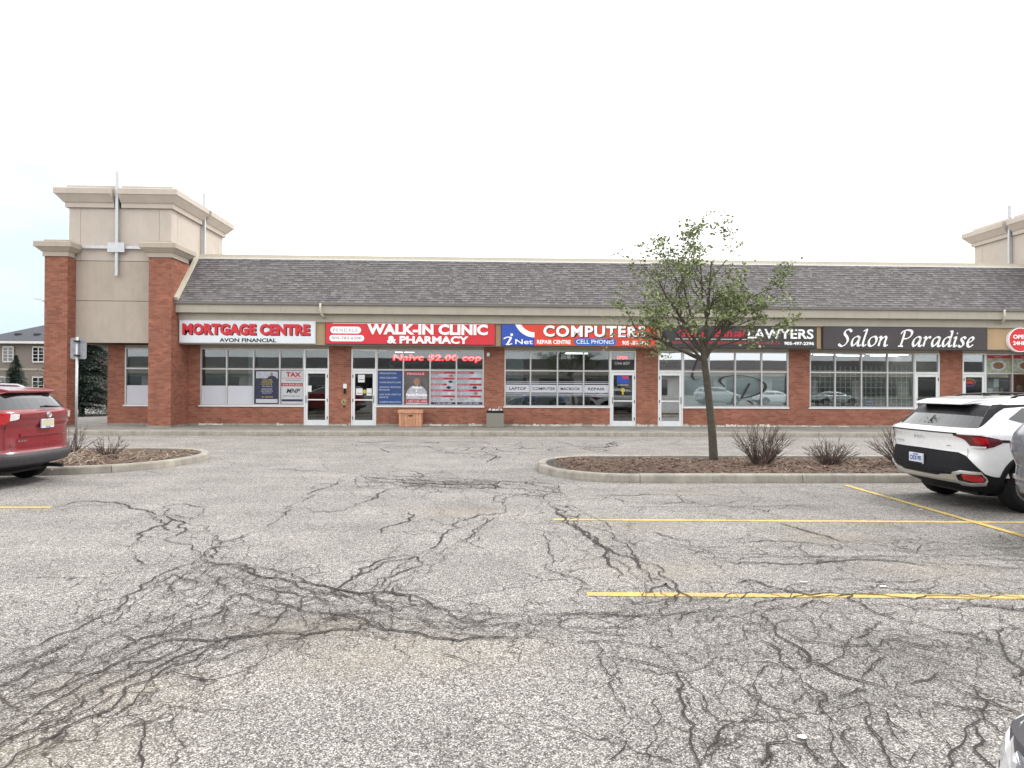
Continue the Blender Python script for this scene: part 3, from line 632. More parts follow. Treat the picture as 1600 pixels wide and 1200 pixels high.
scatter(*ri[:2], (1.1, 12, 11.8, 15), 5200, 5, 'chip', 'mulch_chips', .03, .09, .012)
scatter(*li[:2], (-12, -6.5, 12.7, 16.7), 2600, 6, 'chip', 'mulch_chips', .03, .09, .012)
scatter(*ri[:2], (3.5, 9.5, 11.9, 14.4), 120, 8, 'dead_stick', 'dead_sticks', .10, .35, .006, .03, .03)
scatter(*li[:2], (-10.5, -6.8, 12.8, 15.6), 190, 9, 'dead_stick', 'dead_sticks', .15, .6, .010, .04, .07)

# paper scraps on the asphalt
SCR = ['torn white scrap above the nearer yellow line, left one of the two', 'torn white scrap above the nearer yellow line, right one of the two',
       'small white scrap lying beside the lane line near the white car', 'small white scrap in the cracked asphalt near the bottom of the photo',
       'flat white scrap lying against the kerb of the tree island']
for k, (x, y) in enumerate(SCRAPS[:5]):
    m = MB(); a = .4+k; r2 = random.Random(k); s = .022
    pts = [(x+math.cos(a+q*1.26)*s*r2.uniform(.6, 1.2)*1.6, y+math.sin(a+q*1.26)*s*r2.uniform(.5, 1.), .008+.006*r2.random()) for q in range(5)]
    m.face(pts); m.face([(p[0], p[1], p[2]+.003) for p in pts])
    for q in range(5): m.face([pts[q], pts[(q+1) % 5], (*pts[(q+1) % 5][:2], pts[(q+1) % 5][2]+.003), (*pts[q][:2], pts[q][2]+.003)])
    obj('paper_scrap', m, 'paper', label=SCR[k], category='litter', group='paper scraps on the parking lot')

# ------------------------------------------------------------------ walkway in front of the shops
mb = MB(); mb.box(-19, 26, 22.62, 45, -.02, .135); walk = obj('walkway', mb, 'joint_dark', kind='structure')
x = -18.9; k = 0
while x < 25.5:
    mb = MB(); mb.sweep([(x+.006, 22.6), (x+3.05-.006, 22.6)], [(0, -.02), (0, .03), (-.012, .12), (-.03, .146), (-.05, .15), (-.15, .15), (-.15, .0), (-.15, -.02)])
    obj('kerb_segment', mb, 'concrete', walk)
    for a in range(2):
        for (ya, yb) in ((22.756, 24.55), (24.558, 26.2)):
            z = .148+random.uniform(-.002, .001); mb = MB(); mb.box(x+a*1.525+.004, x+a*1.525+1.521, ya, yb, .05, z, skip='b'); obj('paving_slab', mb, 'concrete_walk', walk)
    x += 3.05
mb = MB(); mb.box(-19, -14.95, 26.21, 34, .1, .149); obj('side_path', mb, 'concrete_walk', kind='structure')
mb = MB(); mb.box(-60, -19, 24, 24.15, -.02, .13); obj('street_kerb', mb, 'concrete', kind='structure')

# ------------------------------------------------------------------ bricks laid in running bond
def bricks(rects, holes, plane, pos, seed, dirn=1, bw=.2, bh=.066, j=.010, depth=.012):
    """rects/holes as (u0,u1,z0,z1) on the plane 'y' (facing -y) or 'x' (facing dirn*x)"""
    m = MB(); r2 = random.Random(seed); ph = bh+j
    for (u0, u1, z0, z1) in rects:
        n = int(round((z1-z0)/ph)); ph_ = (z1-z0)/n
        for c in range(n):
            za, zb = z0+c*ph_+j/2, z0+(c+1)*ph_-j/2; spans = [(u0, u1)]
            for (h0, h1, g0, g1) in holes:
                if g0 < (za+zb)/2 < g1:
                    ns = []
                    for a, b in spans:
                        if h0 > a: ns.append((a, min(b, h0)))
                        if h1 < b: ns.append((max(a, h1), b))
                    spans = [q for q in ns if q[1]-q[0] > .02]
            off = (bw+j)/2*(c % 2)
            for a, b in spans:
                p = u0-off+math.floor((a-u0+off)/(bw+j))*(bw+j)
                while p < b:
                    s, e = max(p, a), min(p+bw, b)
                    if e-s > .02:
                        pr = pos+(r2.uniform(-.0015, .0015)); t = r2.random()
                        if plane == 'y': m.box(s, e, pr, pr+depth, za, zb, t, skip='k')
                        elif dirn > 0: m.box(pr-depth, pr, s, e, za, zb, t, skip='l')
                        else: m.box(pr, pr+depth, s, e, za, zb, t, skip='r')
                    p += bw+j
    return m

# ================================================================== the shop row
B = thing('shop_row_building', (4, 30, 0), 'long single-storey brick shop row with a steep dark shingled roof and glass storefronts', 'building')
FY = 26.0; ZB, ZS, ZT, ZH = .15, .93, 2.36, 3.17
UN = [  # window x-lines, door (x0,x1)
    ([-11.34, -10.32, -9.28, -8.26, -7.31], (-7.31, -6.34)),
    ([-4.48, -3.42, -2.36, -1.32, -.23], (-5.46, -4.48)),
    ([.59, 1.63, 2.71, 3.76, 4.82], (4.82, 5.86)),
    ([7.77, 8.83, 9.90, 10.98, 12.08], (6.76, 7.77)),
    ([12.95, 14.0, 15.09, 16.17, 17.29], (17.29, 18.33)),
    ([20.26, 21.39, 22.5, 23.6, 24.7], (19.29, 20.26))]
TW = [-14.24, -12.55]
holes = [(TW[0], TW[1], ZS-.05, 3.4)]
for xs_, d in UN: holes += [(xs_[0], xs_[-1], ZS-.05, 3.4), (d[0], d[1], 0, 3.4)]
# mortar backing
mb = MB(); edges = sorted({-14.9, 25.0}|{h for q in holes for h in q[:2]})
for a, b in zip(edges[:-1], edges[1:]):
    c = (a+b)/2; z1 = 3.29
    for h in holes:
        if h[0] < c < h[1]: z1 = min(z1, max(h[2], 0))
    if z1 > .2: mb.box(a, b, FY+.006, FY+.2, .14, z1)
mb.box(-14.9, -14.7, 26.2, 45, .14, 6.7)
wall = obj('brick_wall', mb, 'mortar', B)
obj('brick_courses', bricks([(-14.9, 25.0, ZB+.07, 3.28)], holes, 'y', FY, 11), 'brick', wall, kind='stuff')
mb = MB(); r2 = random.Random(21)
for a, b in zip(edges[:-1], edges[1:]):
    if any(h[0] < (a+b)/2 < h[1] and h[2] <= 0 for h in holes): continue
    mb.box(a, b, FY+.004, FY+.1, .14, ZB+.07)
obj('footing', mb, 'concrete', wall)
# pale render patches crumbling off the foot of the wall
mb = MB()
for (a, b, dens) in ((-11.6, -7.4, .35), (-6.3, -5.5, .6), (-4.3, -.3, .5), (.6, 4.8, .75), (5.9, 6.7, .8), (7.8, 12.9, .9), (13, 17.2, .75)):
    x = a
    while x < b:
        l = r2.uniform(.08, .5)
        if r2.random() < dens:
            x1 = min(x+l, b); z0 = ZB+r2.uniform(-.01, .01); h = r2.uniform(.04, .11); n = 5
            top = [(x+(x1-x)*q/n, z0+h*r2.uniform(.5, 1.1)) for q in range(n+1)]
            mb.prism([(x, z0-.01), (x1, z0-.01)]+top[::-1], 'y', FY-r2.uniform(.006, .012), FY+.01, r2.random())
        x += l+r2.uniform(0, .1)
plain('lime_render', (.58, .54, .48), .95, var=.2, vs=6, tone=.25)
obj('crumbled_render', mb, 'lime_render', wall, kind='stuff')

m = MB()
for a_, b_ in [(TW[0], TW[1])]+[(u[0][0], u[0][-1]) for u in UN]+[u[1] for u in UN]: m.box(a_+.001, b_-.001, FY+.012, FY+.19, 3.174, 3.283)
obj('window_header', m, 'fascia_paint', B, kind='stuff')
# interior
plain('reflection_backing', (.56, .61, .62), .8, var=.12, vs=1.2)  # pale colour imitates the bright reflection in the law office glass
def part(name, mat, parent, *b, **k):
    m = MB(); m.box(*b); return obj(name, m, mat, parent, **k)
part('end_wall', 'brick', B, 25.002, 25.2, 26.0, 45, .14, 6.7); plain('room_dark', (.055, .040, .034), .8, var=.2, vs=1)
part('partition', 'room_dark', B, 18.87, 24.83, 28.6, 28.7, .153, 3.249); part('partition', 'room_dark', B, 24.80, 24.83, 26.25, 28.59, .153, 3.249)  # added walls, the gloom inside the last shop is put into their colour
part('shop_floor', 'room_floor', B, -14.7, 25, 26.2, 38, .1, .152)
part('shop_ceiling', 'room_ceiling', B, -14.7, 25, 26.2, 38, 3.25, 3.28)
part('rear_wall', 'room_wall', B, -14.7, 25, 38, 38.2, .1, 3.28)
for k, x in enumerate((-6.0, .2, 6.3, 12.5, 18.8, 24.9)): part('partition', 'room_wall', B, x-.06, x+.06, 26.2, 38, .152, 3.25)
part('partition', 'room_wall', B, 7.9, 12.4, 30.2, 30.3, .152, 3.25)
part('partition', 'room_wall', B, -12, -6.06, 28.0, 28.1, .152, 3.25)
part('partition', 'room_wall', B, .3, 4.4, 31.5, 31.6, .152, 3.25)
for x, y in ((13.6, 28.4), (15.2, 28.9), (14.2, 31), (16.6, 29.5), (13.4, 33), (15.9, 33.5), (17.2, 36), (14.6, 36.5), (16.9, 27.7), (17.9, 28.3), (18.1, 29.4), (13.9, 27.6)):
    part('ceiling_tube', 'tube_light', B, x-.6, x+.6, y-.06, y+.06, 3.20, 3.249)
for x, y in ((-4.9, 27.6), (-3.9, 29.5), (3.9, 29.2), (-1.5, 31)): part('ceiling_tube', 'tube_light', B, x-.5, x+.5, y-.05, y+.05, 3.20, 3.249)
part('ceiling_tube', 'tube_warm', B, 19.6, 20.7, 27.9, 28.05, 3.18, 3.249)
part('inner_column', 'curtain', B, -4.15, -3.95, 27.2, 27.4, .152, 3.25)

def window(xs_, g='shop_glass', g2=None, z0=ZS, zt=ZT, z1=ZH, transom=True, col='aluminium'):
    m = MB(); a, b = xs_[0], xs_[-1]; f = .05
    m.box(a, a+f, FY-.005, FY+.10, z0, z1); m.box(b-f, b, FY-.005, FY+.10, z0, z1)
    m.box(a+f, b-f, FY-.004, FY+.10, z1-f, z1); m.box(a+f, b-f, FY-.004, FY+.10, z0, z0+f)
    for x in xs_[1:-1]: m.box(x-.028, x+.028, FY-.008, FY+.10, z0+f, z1-f)
    W_ = obj('shop_window', m, col, B)
    pr = list(zip(xs_[:-1], xs_[1:]))
    for i, (p, q) in enumerate(pr):
        l = p+(f if i == 0 else .028); r = q-(f if i == len(pr)-1 else .028)
        mm = MB(); mm.box(l, r, FY-.006, FY+.09, zt-.028, zt+.028); obj('transom_bar', mm, col, W_)
        mm = MB(); mm.box(l, r, FY+.045, FY+.055, zt+.028, z1-f); obj('pane', mm, g2 or g, W_)
        mm = MB(); mm.box(l, r, FY+.045, FY+.055, z0+f, zt-.028); obj('pane', mm, g, W_)
    mm = MB(); mm.box(a-.05, b+.03, FY-.045, FY+.05, z0-.05, z0-.001); obj('sill', mm, 'door_white', W_, bevel=.005)
    return W_
def door(x0, x1, hinge='r', g='shop_glass_dark', g2=None):
    m = MB(); f = .05
    m.box(x0, x0+f, FY-.01, FY+.12, ZB, ZH); m.box(x1-f, x1, FY-.01, FY+.12, ZB, ZH)
    m.box(x0+f, x1-f, FY-.009, FY+.12, 2.31, 2.40); m.box(x0+f, x1-f, FY-.009, FY+.12, ZH-f, ZH)
    D = obj('shop_door', m, 'door_white', B)
    mm = MB(); mm.box(x0+f, x1-f, FY+.045, FY+.055, 2.40, ZH-f); obj('pane', mm, g2 or 'shop_glass', D)
    a, b, c, d = x0+f+.006, x1-f-.006, .165, 2.30; s = .085; mm = MB()
    for q in ((a, a+s, c, d), (b-s, b, c, d), (a+s, b-s, c, c+.20), (a+s, b-s, d-.10, d), (a+s, b-s, 1.14, 1.19)): mm.box(q[0], q[1], FY+.0, FY+.045, q[2], q[3])
    obj('door_leaf', mm, 'door_white', D, bevel=.004)
    for z0, z1 in ((c+.20, 1.14), (1.19, d-.10)):
        mm = MB(); mm.box(a+s, b-s, FY+.018, FY+.026, z0, z1); obj('pane', mm, g, D)
    hx = b if hinge == 'r' else a; mm = MB()
    for z in (.45, 1.15, 2.1): mm.box(hx-.012, hx+.018, FY-.02, FY-.0, z-.06, z+.06)
    obj('hinges', mm, 'dark_metal', D, kind='stuff')
    kx = a+.04 if hinge == 'r' else b-.04; s2 = 1 if hinge == 'r' else -1
    mm = MB(); mm.tube([(kx, FY, 1.05), (kx, FY-.06, 1.07), (kx, FY-.06, 1.30), (kx, FY, 1.32)], .012, 8); obj('handle', mm, 'dark_metal', D, smooth=True)
    mm = MB(); mm.box(x0, x1, FY-.03, FY+.12, .148, .163); obj('threshold', mm, 'galvanised', D)
    return D
W1 = window(UN[0][0]); D1 = door(*UN[0][1])
W0 = window([TW[0], TW[1]])
W2 = window(UN[1][0]); D2 = door(*UN[1][1], hinge='l')
W3 = window(UN[2][0]); D3 = door(*UN[2][1])
W4 = window(UN[3][0], 'shop_glass_clear', 'shop_glass_mirrored'); part('reflection_backing', 'reflection_backing', W4, 7.85, 12.0, FY+.16, FY+.18, .99, 2.31); D4 = door(*UN[3][1], hinge='l', g='shop_glass_mirrored', g2='shop_glass_mirrored')  # added backing panel, paints the pale reflection behind the lower panes
W5 = window(UN[4][0]); D5 = door(*UN[4][1])
W6 = window(UN[5][0]); D6 = door(*UN[5][1], hinge='l')
# frosted film, blinds
xs_ = UN[0][0]
for i in range(2): part('frosted_film', 'frosted_film', W1, xs_[i]+(.052 if i == 0 else .03), xs_[i+1]-.03, FY+.041, FY+.0445, ZS+.052, 1.70)
part('frosted_film', 'frosted_film', W0, TW[0]+.052, TW[1]-.052, FY+.041, FY+.0445, ZS+.052, 1.70)
for z0, z1 in ((1.0, 3.1),):
    part('roller_blind', 'blind', W1, -11.2, -9.55, FY+.18, FY+.19, z0, z1); part('roller_blind', 'blind', W0, TW[0]+.1, TW[1]-.1, FY+.18, FY+.19, z0, z1)
    part('roller_blind', 'blind', W1, -9.18, -7.4, FY+.18, FY+.19, 2.3, z1)
part('curtain_edge', 'curtain', W1, -9.52, -9.34, FY+.13, FY+.15, 1.0, 3.1)
for k in range(6):
    x = .68+k*.115; m = MB(); m.box(x, x+.085, FY+.16, FY+.165+.02*(k % 2), .99, 3.08); obj('blind_slat', m, 'curtain', W3)
# lattice grille inside the salon window
m = MB(); x = 13.0
while x < 17.25: m.box(x-.010, x+.010, FY+.10, FY+.114, .99, 2.62); x += .212
z = 1.08
while z < 2.45: m.box(12.99, 17.25, FY+.114, FY+.126, z-.010, z+.010); z += .225
obj('security_grille', m, 'white_paint', W5, kind='stuff')
# decals on the mirrored glass of the law office
def dec(px, py): return (8.83+(1040+px/8-1108)*.02595, 1.73-(560+py/8-605.3)/39.2)
m = MB(); nib(m, [dec(*p) for p in ((750, 350), (700, 310), (685, 270), (730, 235), (850, 212), (1000, 215), (1130, 245), (1225, 292), (1262, 345), (1235, 405), (1150, 450), (1050, 480), (940, 500))], FY+.042, .003, .13, ang=-.15, wmin=.18)
nib(m, [dec(*p) for p in ((1062, 308), (1010, 400), (958, 492))], FY+.041, .002, .085, ang=-.4, wmin=.9)
nib(m, [dec(*p) for p in ((1025, 528), (1070, 545), (1112, 580))], FY+.042, .003, .07, ang=1.2, wmin=.8, taper=True)
obj('script_initial', m, 'letter_black', W4)
m = MB(); nib(m, [dec(*p) for p in ((420, -40), (380, 60), (345, 170), (338, 225), (375, 266), (450, 250))], FY+.042, .003, .10, ang=.1, wmin=.3, taper=True)
obj('script_initial', m, 'letter_black', W4)
letters('#905-497', 6.95, 7.6, 2.66, 2.72, FY+.040, 'poster_navy', D4, .002, split=False, name='lettering')
letters('UNIT 25', 7.05, 7.5, 2.54, 2.60, FY+.040, 'poster_navy', D4, .002, split=False, name='lettering')
# frosted bands with words on the computer shop window
xs_ = UN[2][0]
for i, wd in enumerate(('LAPTOP', 'COMPUTER', 'MACBOOK', 'REPAIR')):
    a, b = xs_[i]+(.05 if i == 0 else .03), xs_[i+1]-(.05 if i == 3 else .03)
    for z0, z1 in ((1.49, 1.80), (1.845, 1.875), (1.92, 1.935), (1.415, 1.445), (1.355, 1.37)): part('frosted_band', 'frosted_film', W3, a, b, FY+.042, FY+.0445, z0, z1)
    c = (a+b)/2; hw = .075*len(wd)*.75
    letters(wd, c-hw, c+hw, 1.585, 1.70, FY+.0415, 'letter_black', W3, .002, bold=.015, split=False, name='lettering')
# roof, fascia and gutter
XL, XR = -11.79, 22.6
part('sign_band', 'stucco_sign_band', B, XL, XR+.6, 25.25, 25.99, 3.302, 4.14)
part('soffit', 'fascia_paint', B, XL, XR+.6, 25.20, 25.995, 3.285, 3.30)
part('lower_fascia', 'fascia_paint', B, XL, XR+.6, 25.15, 25.9, 4.142, 4.745)
for k in range(9):
    a = XL+k*3.9; b = min(a+3.894, XR+.6); m = MB(); m.box(a, b, 24.9, 25.1, 4.452, 4.75); obj('fascia_board', m, 'fascia_paint', B)
m = MB(); m.sweep([(XL, 24.9), (XR+.6, 24.9)], [(0, 4.76), (.07, 4.76), (.09, 4.79), (.09, 4.83), (.11, 4.845), (.11, 4.865), (.10, 4.865), (.08, 4.845), (0, 4.80)]); obj('gutter', m, 'gutter_metal', B)
part('eaves_deck', 'fascia_paint', B, XL, XR+.6, 24.905, 26.6, 4.752, 4.80)
y0r, z0r, y1r, z1r = 24.84, 4.86, 26.58, 6.79
m = MB(); m.prism([(y0r, z0r-.02), (y1r, z1r-.02), (y1r+.02, 4.82), (y0r+.08, 4.82)], 'x', XL, XR); roof = obj('roof_slope', m, 'joint_dark', B)
m = MB(); sl = math.hypot(y1r-y0r, z1r-z0r); dy, dz = (y1r-y0r)/sl, (z1r-z0r)/sl; nyv, nzv = -dz, dy; rows = 21; r2 = random.Random(4)
for k in range(rows):
    s0, s1 = k/rows*sl-.012, (k+1)/rows*sl+.02; x = XL-r2.random()*.3
    while x < XR:
        wdt = r2.choice((.10, .14, .18, .24, .20)); a, b = max(x, XL), min(x+wdt-.006, XR); x += wdt
        if b-a < .02: continue
        t = r2.random()**1.2; th = .016+.008*(t > .5)+r2.uniform(-.002, .002); e = r2.uniform(-.006, .006)
        def pt(s, h): return (y0r+dy*s+nyv*h, z0r+dz*s+nzv*h)
        m.prism([pt(s0+e, .002), pt(s0+e, th+.004), pt(s1, .004), pt(s1, .0)], 'x', a, b, t)
obj('shingles', m, 'shingle', roof, kind='stuff')
part('parapet', 'trim_cream', B, XL-.2, XR+.2, 26.6, 26.8, 6.7, 6.98)
part('parapet_drip', 'white_paint', B, XL-.2, XR+.2, 26.54, 26.598, 6.785, 6.835)
part('flat_roof', 'concrete', B, -14.9, 25, 26.81, 45, 6.5, 6.75)
part('rear_block', 'brick', B, -14.69, 25, 38.3, 45, .15, 6.49)
for xa, xb in ((XL+.002, XL+.14), (XR-.14, XR-.002)):
    m = MB(); m.prism([(y0r-.02, z0r+.03), (y1r, z1r+.05), (y1r, z1r+.20), (y0r-.10, z0r+.14)], 'x', xa, xb); obj('rake_board', m, 'trim_cream', B)
for x in (-6.38, 20.05):
    m = MB(); m.tube([(x, 24.77, 4.82), (x, 24.77, 4.55), (x+.03, 24.83, 4.42), (x+.10, 25.08, 4.30)], .042, 8); obj('downspout', m, 'trim_cream', B, smooth=True)

# ------------------------------------------------------------------ corner towers
def tower(x0, x1, y0, y1, crossside, cols, label, olabel):
    T = thing('corner_tower', ((x0+x1)/2, (y0+y1)/2, 0), label, 'tower')
    core = MB(); core.box(x0+.02, x1-.02, y0+.02, y1-.02, 3.32, 9.0)
    cw = obj('tower_wall', core, 'joint_dark', T)
    rowsz = [(3.30, 4.865), (4.885, 6.37), (6.39, 8.36)]
    for zi, (za, zb) in enumerate(rowsz):
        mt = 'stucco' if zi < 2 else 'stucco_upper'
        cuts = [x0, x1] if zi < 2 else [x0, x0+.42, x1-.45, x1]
        for a, b in zip(cuts[:-1], cuts[1:]):
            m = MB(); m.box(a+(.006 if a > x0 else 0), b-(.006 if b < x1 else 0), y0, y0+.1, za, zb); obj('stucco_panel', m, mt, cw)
        cuts = [y0+.1, y0+.5, y1-.5, y1]
        for a, b in zip(cuts[:-1], cuts[1:]):
            for sx in (x0, x1-.1):
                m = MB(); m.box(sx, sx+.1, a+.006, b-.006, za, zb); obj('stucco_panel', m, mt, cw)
    xc, yc, g = (x0+x1)/2-.05, y0+2.55, .13
    prof = [(0, 8.37), (.10, 8.37), (.10, 8.53), (.15, 8.56), (.33, 8.80), (.37, 8.82), (.37, 9.02), (.34, 9.05), (.06, 9.07), (.06, 9.20), (-.1, 9.20), (-.1, 8.37)]
    if crossside > 0: paths = [[(xc+g, y0), (x1, y0), (x1, yc-g)], [(x1, yc+g), (x1, y1), (x0, y1), (x0, y0), (xc-g, y0)]]
    else: paths = [[(xc+g, y0), (x1, y0), (x1, y1), (x0, y1), (x0, yc+g)], [(x0, yc-g), (x0, y0), (xc-g, y0)]]
    for p in paths: m = MB(); m.sweep(p, prof); obj('cornice', m, 'stucco_upper', T)
    part('tower_roof', 'gutter_metal', T, x0+.1, x1-.1, y0+.1, y1-.1, 9.0, 9.1)
    for (a, b, c, d, full) in cols:
        zt = 6.43 if full else 3.31
        m = MB(); m.box(a+.008, b-.008, c+.008, d-.008, .14, zt); P = obj('brick_pillar', m, 'mortar', T)
        m = MB(); m.box(a-.03, b+.03, c-.03, d-.03 if not full else d, .14, .21); obj('pillar_base', m, 'concrete', P)
        if full:
            bm_ = bricks([(a, b, .21, zt)], [], 'y', c, int(a*10)+99)
            for dirn, xx in ((1, b), (-1, a)):
                k2 = bricks([(c+.012, d, .21, zt)], [], 'x', xx, int(a*10)+dirn, dirn); o_ = len(bm_.v); bm_.v += k2.v; bm_.f += [tuple(i+o_ for i in f) for f in k2.f]; bm_.t += k2.t
            obj('brick_courses', bm_, 'brick', P, kind='stuff')
            m = MB(); m.sweep([(a, c), (b, c), (b, d-.2), (a, d-.2)], [(-.2, 6.44), (.05, 6.44), (.05, 6.60), (.09, 6.62), (.22, 6.75), (.25, 6.76), (.25, 6.93), (.22, 6.96), (.02, 7.0), (.02, 7.05), (-.2, 7.05)], closed=True)
            o_ = len(m.v); m.box(a+.1, b-.1, c+.1, d-.3, 6.46, 7.04)
            obj('capital', m, 'stucco', T)
    # galvanised cross-shaped bars fixed in the gap of the cornice
    def cross(loc, front, lab):
        X = thing('bar_ornament', loc, lab, 'ornament', 'galvanised bar crosses on the towers')
        if front:
            part('vertical_bar', 'galvanised', X, xc-.05, xc+.05, y0-.17, y0-.07, 5.80, 9.72)
            part('horizontal_bar', 'galvanised', X, x0+.55, x1-.55, y0-.15, y0-.05, 6.82, 6.93)
            part('centre_plate', 'galvanised', X, xc-.31, xc+.31, y0-.21, y0-.171, 6.68, 7.04)
        else:
            s = crossside; xf = x1 if s > 0 else x0
            q = sorted((xf+s*.06, xf+s*.17)); part('vertical_bar', 'galvanised', X, q[0], q[1], yc-.05, yc+.05, 5.80, 9.72)
            part('horizontal_bar', 'galvanised', X, q[0]+.01, q[1]-.01, y0+.9, y1-.3, 6.80, 6.91)
            q = sorted((xf+s*.172, xf+s*.21)); part('centre_plate', 'galvanised', X, q[0], q[1], yc-.31, yc+.31, 6.68, 7.02)
    cross((xc, y0-.1, 5.8), True, olabel[0]); cross(((x1 if crossside > 0 else x0), yc, 5.8), False, olabel[1])
    return T
tower(-15.84, -12.06, 25.1, 29.85, 1, [(-16.40, -15.57, 24.6, 25.09, True), (-12.63, -11.80, 24.6, 26.0, True), (-16.3, -15.6, 29.2, 29.84, False)],
      'square beige stucco tower on brick pillars at the left end of the shop row',
      ('galvanised metal cross with centre plate on the front of the left tower', 'galvanised metal bar on the right-hand side face of the left tower'))
tower(22.72, 26.8, 25.1, 29.85, -1, [(22.45, 23.27, 24.6, 26.0, True), (26.3, 27.1, 24.6, 25.09, True)],
      'beige stucco tower cut off by the right edge of the photo above the roof',
      ('galvanised metal cross on the front of the right tower beyond the frame', 'galvanised metal bar on the side of the right tower at the right edge'))

# ------------------------------------------------------------------ shop signs
SY = 25.13
def cabinet(x0, x1, z0, z1, mat, label, frame='dark_metal'):
    S = thing('shop_sign', ((x0+x1)/2, SY+.06, z0), label, 'sign', 'shop signs above the storefronts')
    part('cabinet', frame, S, x0, x1, SY+.012, 25.249, z0, z1)
    m = MB(); m.box(x0+.025, x1-.025, SY, SY+.0118, z0+.025, z1-.025); obj('sign_face', m, mat, S)
    return S
SF = SY
S = cabinet(-11.77, -6.64, 3.31, 4.19, 'sign_white', 'white sign reading Mortgage Centre in red shadowed capitals over Avon Financial', 'galvanised')
letters('MORTGAGE CENTRE', -11.60, -6.82, 3.60, 4.03, SF-.001, 'letter_black', S, .004, bold=.06, name='letter_shadow', split=False, spacing=1.05)
letters('MORTGAGE CENTRE', -11.64, -6.86, 3.63, 4.06, SF-.006, 'letter_red', S, .012, bold=.055, spacing=1.05)
letters('AVON FINANCIAL', -10.25, -8.12, 3.36, 3.51, SF-.001, 'letter_black', S, .006, bold=.03, split=False, name='lettering')

S = cabinet(-6.28, .22, 3.30, 4.14, 'sign_red', 'red sign reading Walk-In Clinic & Pharmacy in white capitals')
def pill(x0, x1, z0, z1, mat, par, y):
    r = (z1-z0)/2; m = MB(); pts = [(x0+r-math.sin(a)*r, z0+r-math.cos(a)*r) for a in [PI*k/10 for k in range(11)]]+[(x1-r+math.sin(a)*r, z0+r+math.cos(a)*r) for a in [PI*k/10 for k in range(11)]]
    m.prism(pts, 'y', y-.012, y); obj('pill_panel', m, mat, par)
pill(-6.08, -4.92, 3.72, 3.98, 'letter_white', S, SF-.001); pill(-6.12, -4.80, 3.42, 3.66, 'letter_white', S, SF-.001)
letters('PENDALE', -5.97, -5.05, 3.785, 3.905, SF-.014, 'letter_grey', S, .003, split=False, name='lettering', spacing=1.25)
letters('905-783-6500', -6.03, -4.90, 3.49, 3.60, SF-.014, 'letter_grey', S, .003, bold=.01, split=False, name='lettering')
letters('WALK-IN CLINIC', -4.68, -.08, 3.69, 4.095, SF-.001, 'letter_white', S, .035, bold=.045, spacing=1.02)
letters('& PHARMACY', -3.92, -.82, 3.35, 3.64, SF-.001, 'letter_white', S, .035, bold=.04, spacing=1.02)
part('trim_line', 'letter_white', S, -6.0, -.1, SF-.004, SF-.001, 4.10, 4.112)

S = cabinet(.43, 6.47, 3.28, 4.14, 'sign_orange_red', 'orange-red sign reading Computers with a blue corner logo')
part('logo_panel', 'sign_blue', S, .456, 1.72, SF-.006, SF-.0005, 3.306, 4.114)
def clip_ring(cx, cz, r0, r1, mat, y, bx):
    m = MB(); n = 60
    def P(r, a): return (cx+r*math.cos(a), cz+r*math.sin(a))
    for k in range(n):
        a, b = 2*PI*k/n, 2*PI*(k+1)/n
        q = [P(r0, a), P(r1, a), P(r1, b), P(r0, b)] if r0 > 0 else [(cx, cz), P(r1, a), P(r1, b)]
        q = [(min(max(x, bx[0]), bx[1]), min(max(z, bx[2]), bx[3])) for x, z in q]
        A = sum(q[i][0]*q[(i+1) % len(q)][1]-q[(i+1) % len(q)][0]*q[i][1] for i in range(len(q)))
        if abs(A) > 1e-4: m.face([(x, y, z) for x, z in q])
    return m
bx = (.456, 1.72, 3.306, 4.114)
obj('logo_arc', clip_ring(1.72, 4.42, .60, .80, 'letter_white', SF-.008, bx), 'letter_white', S)
obj('logo_disc', clip_ring(1.72, 4.42, 0, .60, 'sign_red', SF-.009, bx), 'sign_orange_red', S)
m = MB(); nib(m, [(.53, 3.56), (.66, 3.62), (.80, 3.60), (.70, 3.40), (.66, 3.35), (.74, 3.34), (.86, 3.38)], SF-.007, .012, .10, ang=.2, wmin=.4); obj('letter', m, 'letter_white', S)
m = MB(); m.lathe([(.052, 0), (.052, .012)], (.84, SF-.019, 3.72), 'y', 14); obj('letter_dot', m, 'letter_white', S)
letters('Net', .98, 1.66, 3.36, 3.55, SF-.007, 'letter_white', S, .01, bold=.01)
letters('COMPUTERS', 2.10, 6.06, 3.62, 4.06, SF-.001, 'letter_black', S, .004, bold=.03, split=False, name='letter_shadow', spacing=1.1)
letters('COMPUTERS', 2.06, 6.02, 3.65, 4.09, SF-.006, 'letter_white', S, .03, bold=.035, spacing=1.14)
letters('REPAIR CENTRE', 1.82, 3.12, 3.37, 3.53, SF-.001, 'letter_white', S, .008, bold=.03, split=False, name='lettering')
pill(3.25, 4.90, 3.34, 3.60, 'pill_blue', S, SF-.001)
letters('CELL PHONES', 3.34, 4.80, 3.39, 3.55, SF-.014, 'letter_white', S, .004, bold=.0, split=False, name='lettering')
letters('905 405-1400', 5.12, 6.15, 3.36, 3.52, SF-.001, 'letter_white', S, .008, bold=.025, split=False, name='lettering')

